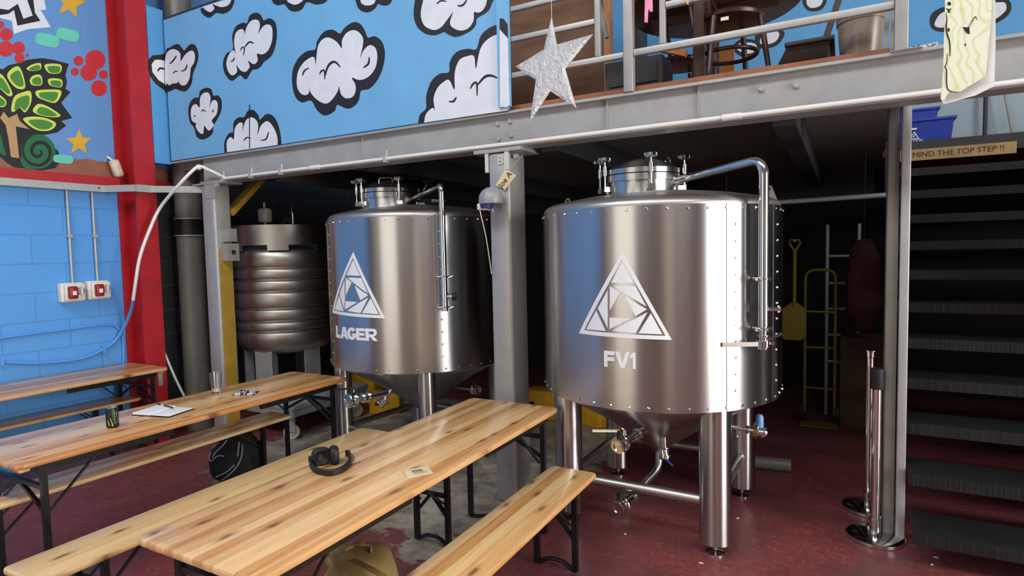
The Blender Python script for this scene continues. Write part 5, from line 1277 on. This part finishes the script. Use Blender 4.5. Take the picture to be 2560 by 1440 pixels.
# blue tubs on the landing
def tub(x0, x1, y, z0, h, lab, mark):
    t = empty('blue_tub', ((x0+x1)/2, y, z0)); tag(t, lab, 'tub'); w = (x1-x0)/2; d = .17; f = .9
    mb = MB(); mb.add([(-w*f, -d*f, 0), (w*f, -d*f, 0), (w*f, d*f, 0), (-w*f, d*f, 0), (-w, -d, h), (w, -d, h), (w, d, h), (-w, d, h)], [(3, 2, 1, 0), (0, 1, 5, 4), (1, 2, 6, 5), (2, 3, 7, 6), (3, 0, 4, 7)])
    mb.build('tub_body', M['bluetub'], t, smooth=False)
    MB().bbox(-w-.02, w+.02, -d-.02, d+.02, h-.02, h+.006, .006).build('rim', M['bluetub'], t)
    if mark:
        yy = -d*.96-.004; S = mark; mb = MB()
        def tri(s, z, y_, mi): mb.poly([(S[0]-s, y_, z-s*.8), (S[0]+s, y_, z-s*.8), (S[0], y_, z+s*1.0)], (0, -.002, 0), mi)
        tri(.042, S[1], yy-.004, 0); tri(.029, S[1]-.002, yy-.0065, 1)
        mb.bar((S[0]-.012, yy-.010, S[1]-.016), (S[0]+.012, yy-.010, S[1]+.012), .008, .002, 0, up=(0, 1, 0))
        mb.box(S[0]-.022, S[0]+.02, yy-.010, yy-.007, S[1]+.055, S[1]+.072, 0)
        add_text(mb, 'CAUTION', .030, (S[0], yy-.009, S[1]-.050), (1, 0, 0), (0, 0, 1), 0, ext=.0008, bold=.0006)
        mb.box(S[0]-.01, S[0]+.045, yy-.010, yy-.007, S[1]-.082, S[1]-.074, 0)
        mb.build('caution_mark', [M['paper'], M['bluetub']], t, smooth=False)
tub(.40, .885, 7.12, 2.642, .27, 'larger blue plastic tub with a white caution mark on the landing', (-.066, .125))
tub(.46, .80, 7.50, 2.642, .44, 'smaller blue tub standing behind the marked tub on the landing', None)
p = onY(2463, 290, 8.12); tag(MB().cyl((p.x, 8.12, 2.64), (p.x, 8.12, 3.7), .02, n=10).build('wall_pipe', M['darksteel']), 'thin dark vertical pipe against the pale wall above the stairs', 'pipe')
p = onY(2515, 240, 8.05); q = onY(2535, 330, 8.05); tag(MB().cyl(p+(p-q)*.5, (q.x+.02, q.y, 2.642), .012, n=8).build('slanting_rod', M['boxgrey']), 'thin slanting rod against the pale wall above the stairs', 'rod')

# ================================================================== QUEUE POSTS BESIDE THE RIGHT POST
def stanchion(x, y, h, lab, grip=False):
    s = empty('queue_post', (x, y, 0)); tag(s, lab, 'queue post')
    MB().lathe([(.145, 0), (.15, .004), (.15, .022), (.145, .026), (.05, .034), (.001, .036)], (0, 0), 64, cap1=False).build('round_base', M['chrome'], s)
    MB().lathe([(.030, .034), (.030, .12), (.025, .125), (.025, h-.05), (.030, h-.045), (.030, h-.01)] + ([(.040, h-.006), (.040, h)] if not grip else [(.030, h)]), (0, 0), 32).build('chrome_tube', M['chrome'], s)
    if grip: MB().lathe([(.033, h-.12), (.036, h-.11), (.036, h), (.001, h+.002)], (0, 0), 28, cap1=False).build('black_head', M['rubber'], s)
q1 = onZ(2170, 1262, 0.03); q2 = onZ(2197, 1335, .03)
stanchion(q1.x+.0, q1.y, 1.06, 'polished steel queue post with flat flared top beside the stairs post')
stanchion(q2.x-.02, q2.y-.0, 1.02, 'polished steel queue post with a black head, nearest the stairs post', True)

struct(MB().box(2.36, 2.44, 3.9, 8.2, 0, 2.60, 0).build('wall_light_block', M['soffit'], smooth=False))  # unseen wall, added to keep door daylight off the stairs and store
# ================================================================== DARK STORE UNDER THE DECK
rl = MB().cyl((-1.0, 6.0, 2.135), (.32, 6.0, 2.155), .022, n=12).build('grey_rail', M['galv']); tag(rl, 'pale horizontal pipe in the dark under the deck', 'pipe')
MB().cyl((-.98, 6.0, 2.135), (-.98, 6.0, 2.6), .006, n=8).build('hanger', M['black'], rl); MB().cyl((.30, 6.0, 2.15), (.30, 6.0, 2.6), .006, n=8).build('hanger', M['black'], rl)
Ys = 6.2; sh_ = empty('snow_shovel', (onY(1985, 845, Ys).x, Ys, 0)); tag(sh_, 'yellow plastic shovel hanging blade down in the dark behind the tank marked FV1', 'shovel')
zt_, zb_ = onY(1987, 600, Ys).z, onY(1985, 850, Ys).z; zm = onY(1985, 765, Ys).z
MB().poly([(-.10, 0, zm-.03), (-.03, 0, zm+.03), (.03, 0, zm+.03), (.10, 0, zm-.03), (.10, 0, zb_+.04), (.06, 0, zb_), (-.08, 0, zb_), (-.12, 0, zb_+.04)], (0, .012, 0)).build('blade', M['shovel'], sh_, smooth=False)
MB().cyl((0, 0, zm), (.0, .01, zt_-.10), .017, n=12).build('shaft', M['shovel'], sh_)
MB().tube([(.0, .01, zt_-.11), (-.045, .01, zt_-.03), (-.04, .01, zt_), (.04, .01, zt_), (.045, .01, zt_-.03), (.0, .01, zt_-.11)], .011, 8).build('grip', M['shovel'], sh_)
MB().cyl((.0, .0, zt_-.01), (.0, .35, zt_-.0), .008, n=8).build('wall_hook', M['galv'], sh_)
Yl = 6.9; ld_ = empty('ladder', (onY(2107, 700, Yl).x, Yl, 0)); tag(ld_, 'grey ladder standing in the dark under the deck', 'ladder')
hw = (onY(2147, 700, Yl).x-onY(2068, 700, Yl).x)/2
for s in (-1, 1): MB().bbox(s*hw-.016, s*hw+.016, -.03, .03, 0, 1.95, .005).build('stile', M['galv'], ld_)
for y in (640, 708, 772, 838, 905): z = onY(2107, y, Yl).z; MB().cyl((-hw, 0, z), (hw, 0, z), .016, n=10).build('rung', M['galv'], ld_)
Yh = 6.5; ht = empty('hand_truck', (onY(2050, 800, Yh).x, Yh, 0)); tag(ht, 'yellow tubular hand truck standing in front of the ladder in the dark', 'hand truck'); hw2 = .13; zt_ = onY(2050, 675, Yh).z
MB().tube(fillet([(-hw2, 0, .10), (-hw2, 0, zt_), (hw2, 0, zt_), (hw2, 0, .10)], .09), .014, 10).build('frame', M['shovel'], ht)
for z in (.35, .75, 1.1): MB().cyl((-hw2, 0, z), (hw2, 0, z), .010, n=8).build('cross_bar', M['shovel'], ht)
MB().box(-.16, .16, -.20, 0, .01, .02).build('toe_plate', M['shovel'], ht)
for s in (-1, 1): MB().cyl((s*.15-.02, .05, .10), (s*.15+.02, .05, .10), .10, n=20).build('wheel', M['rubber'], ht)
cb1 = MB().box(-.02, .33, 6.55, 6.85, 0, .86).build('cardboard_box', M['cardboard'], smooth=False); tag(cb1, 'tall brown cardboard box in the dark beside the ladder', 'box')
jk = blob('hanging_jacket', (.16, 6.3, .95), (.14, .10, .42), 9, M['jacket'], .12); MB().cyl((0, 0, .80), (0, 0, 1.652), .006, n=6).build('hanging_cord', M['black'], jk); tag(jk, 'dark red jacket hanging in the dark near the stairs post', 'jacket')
bl_ = MB().tube([(-.42, 5.0, .05), (-.05, 5.05, .05)], .05, 12); o = bl_.build('grey_roll', M['greypipe']); tag(o, 'dusty grey roll lying on the floor behind the tank marked FV1', 'roll'); o.location = (onZ(1905, 1175).x+.25, onZ(1905, 1175).y-5.0, 0)
# yellow crates behind the tanks
def crate(x, y, rz, lab, w=.34, d=.24, h=.22):
    c = empty('yellow_crate', (x, y, 0), rz); tag(c, lab, 'crate', 'yellow plastic crates behind the tanks')
    MB().bbox(-w/2, w/2, -d/2, d/2, 0, h, .02).build('crate_body', M['yellowplastic'], c)
    MB().box(-w/2+.07, -w/2+.12, -d/2-.002, -d/2+.02, h*.45, h*.62).build('hand_hole', M['ink'], c)
p = onZ(952, 1034); crate(p.x, p.y+.10, .5, 'yellow plastic crate on the floor behind the tank marked LAGER')
crate(p.x-.52, p.y+.35, .2, 'second yellow crate farther left behind the tank marked LAGER', h=.34)
p = onZ(1472, 1066); crate(p.x+.0, p.y+.10, -.2, 'yellow crate with a black hole seen beneath the tank marked FV1')
p = onZ(1325, 1060); crate(p.x, p.y+.3, .1, 'yellow crate seen between the middle post and the tank marked FV1', h=.30)
# scraps on the floor
for i, (x, y) in enumerate(((1752, 1408), (1844, 1296), (1563, 1336), (2340, 1394), (2330, 1412))):
    p = onZ(x, y); o = MB().poly([(-.012, -.004, .001), (.010, -.006, .001), (.013, .003, .001), (-.006, .006, .001)], (0, 0, .002)).build('paper_scrap', M['paper'], smooth=False); o.location = (p.x, p.y, 0.0); o.rotation_euler = (0, 0, i*1.1)
    tag(o, ['tiny pale scrap on the red floor before the front leg of FV1', 'tiny pale scrap on the red floor right of the front leg of FV1', 'tiny pale scrap on the floor between bench and FV1 legs', 'upper tiny scrap on the floor under the first stair tread', 'lower tiny scrap on the floor under the first stair tread'][i], 'scrap')
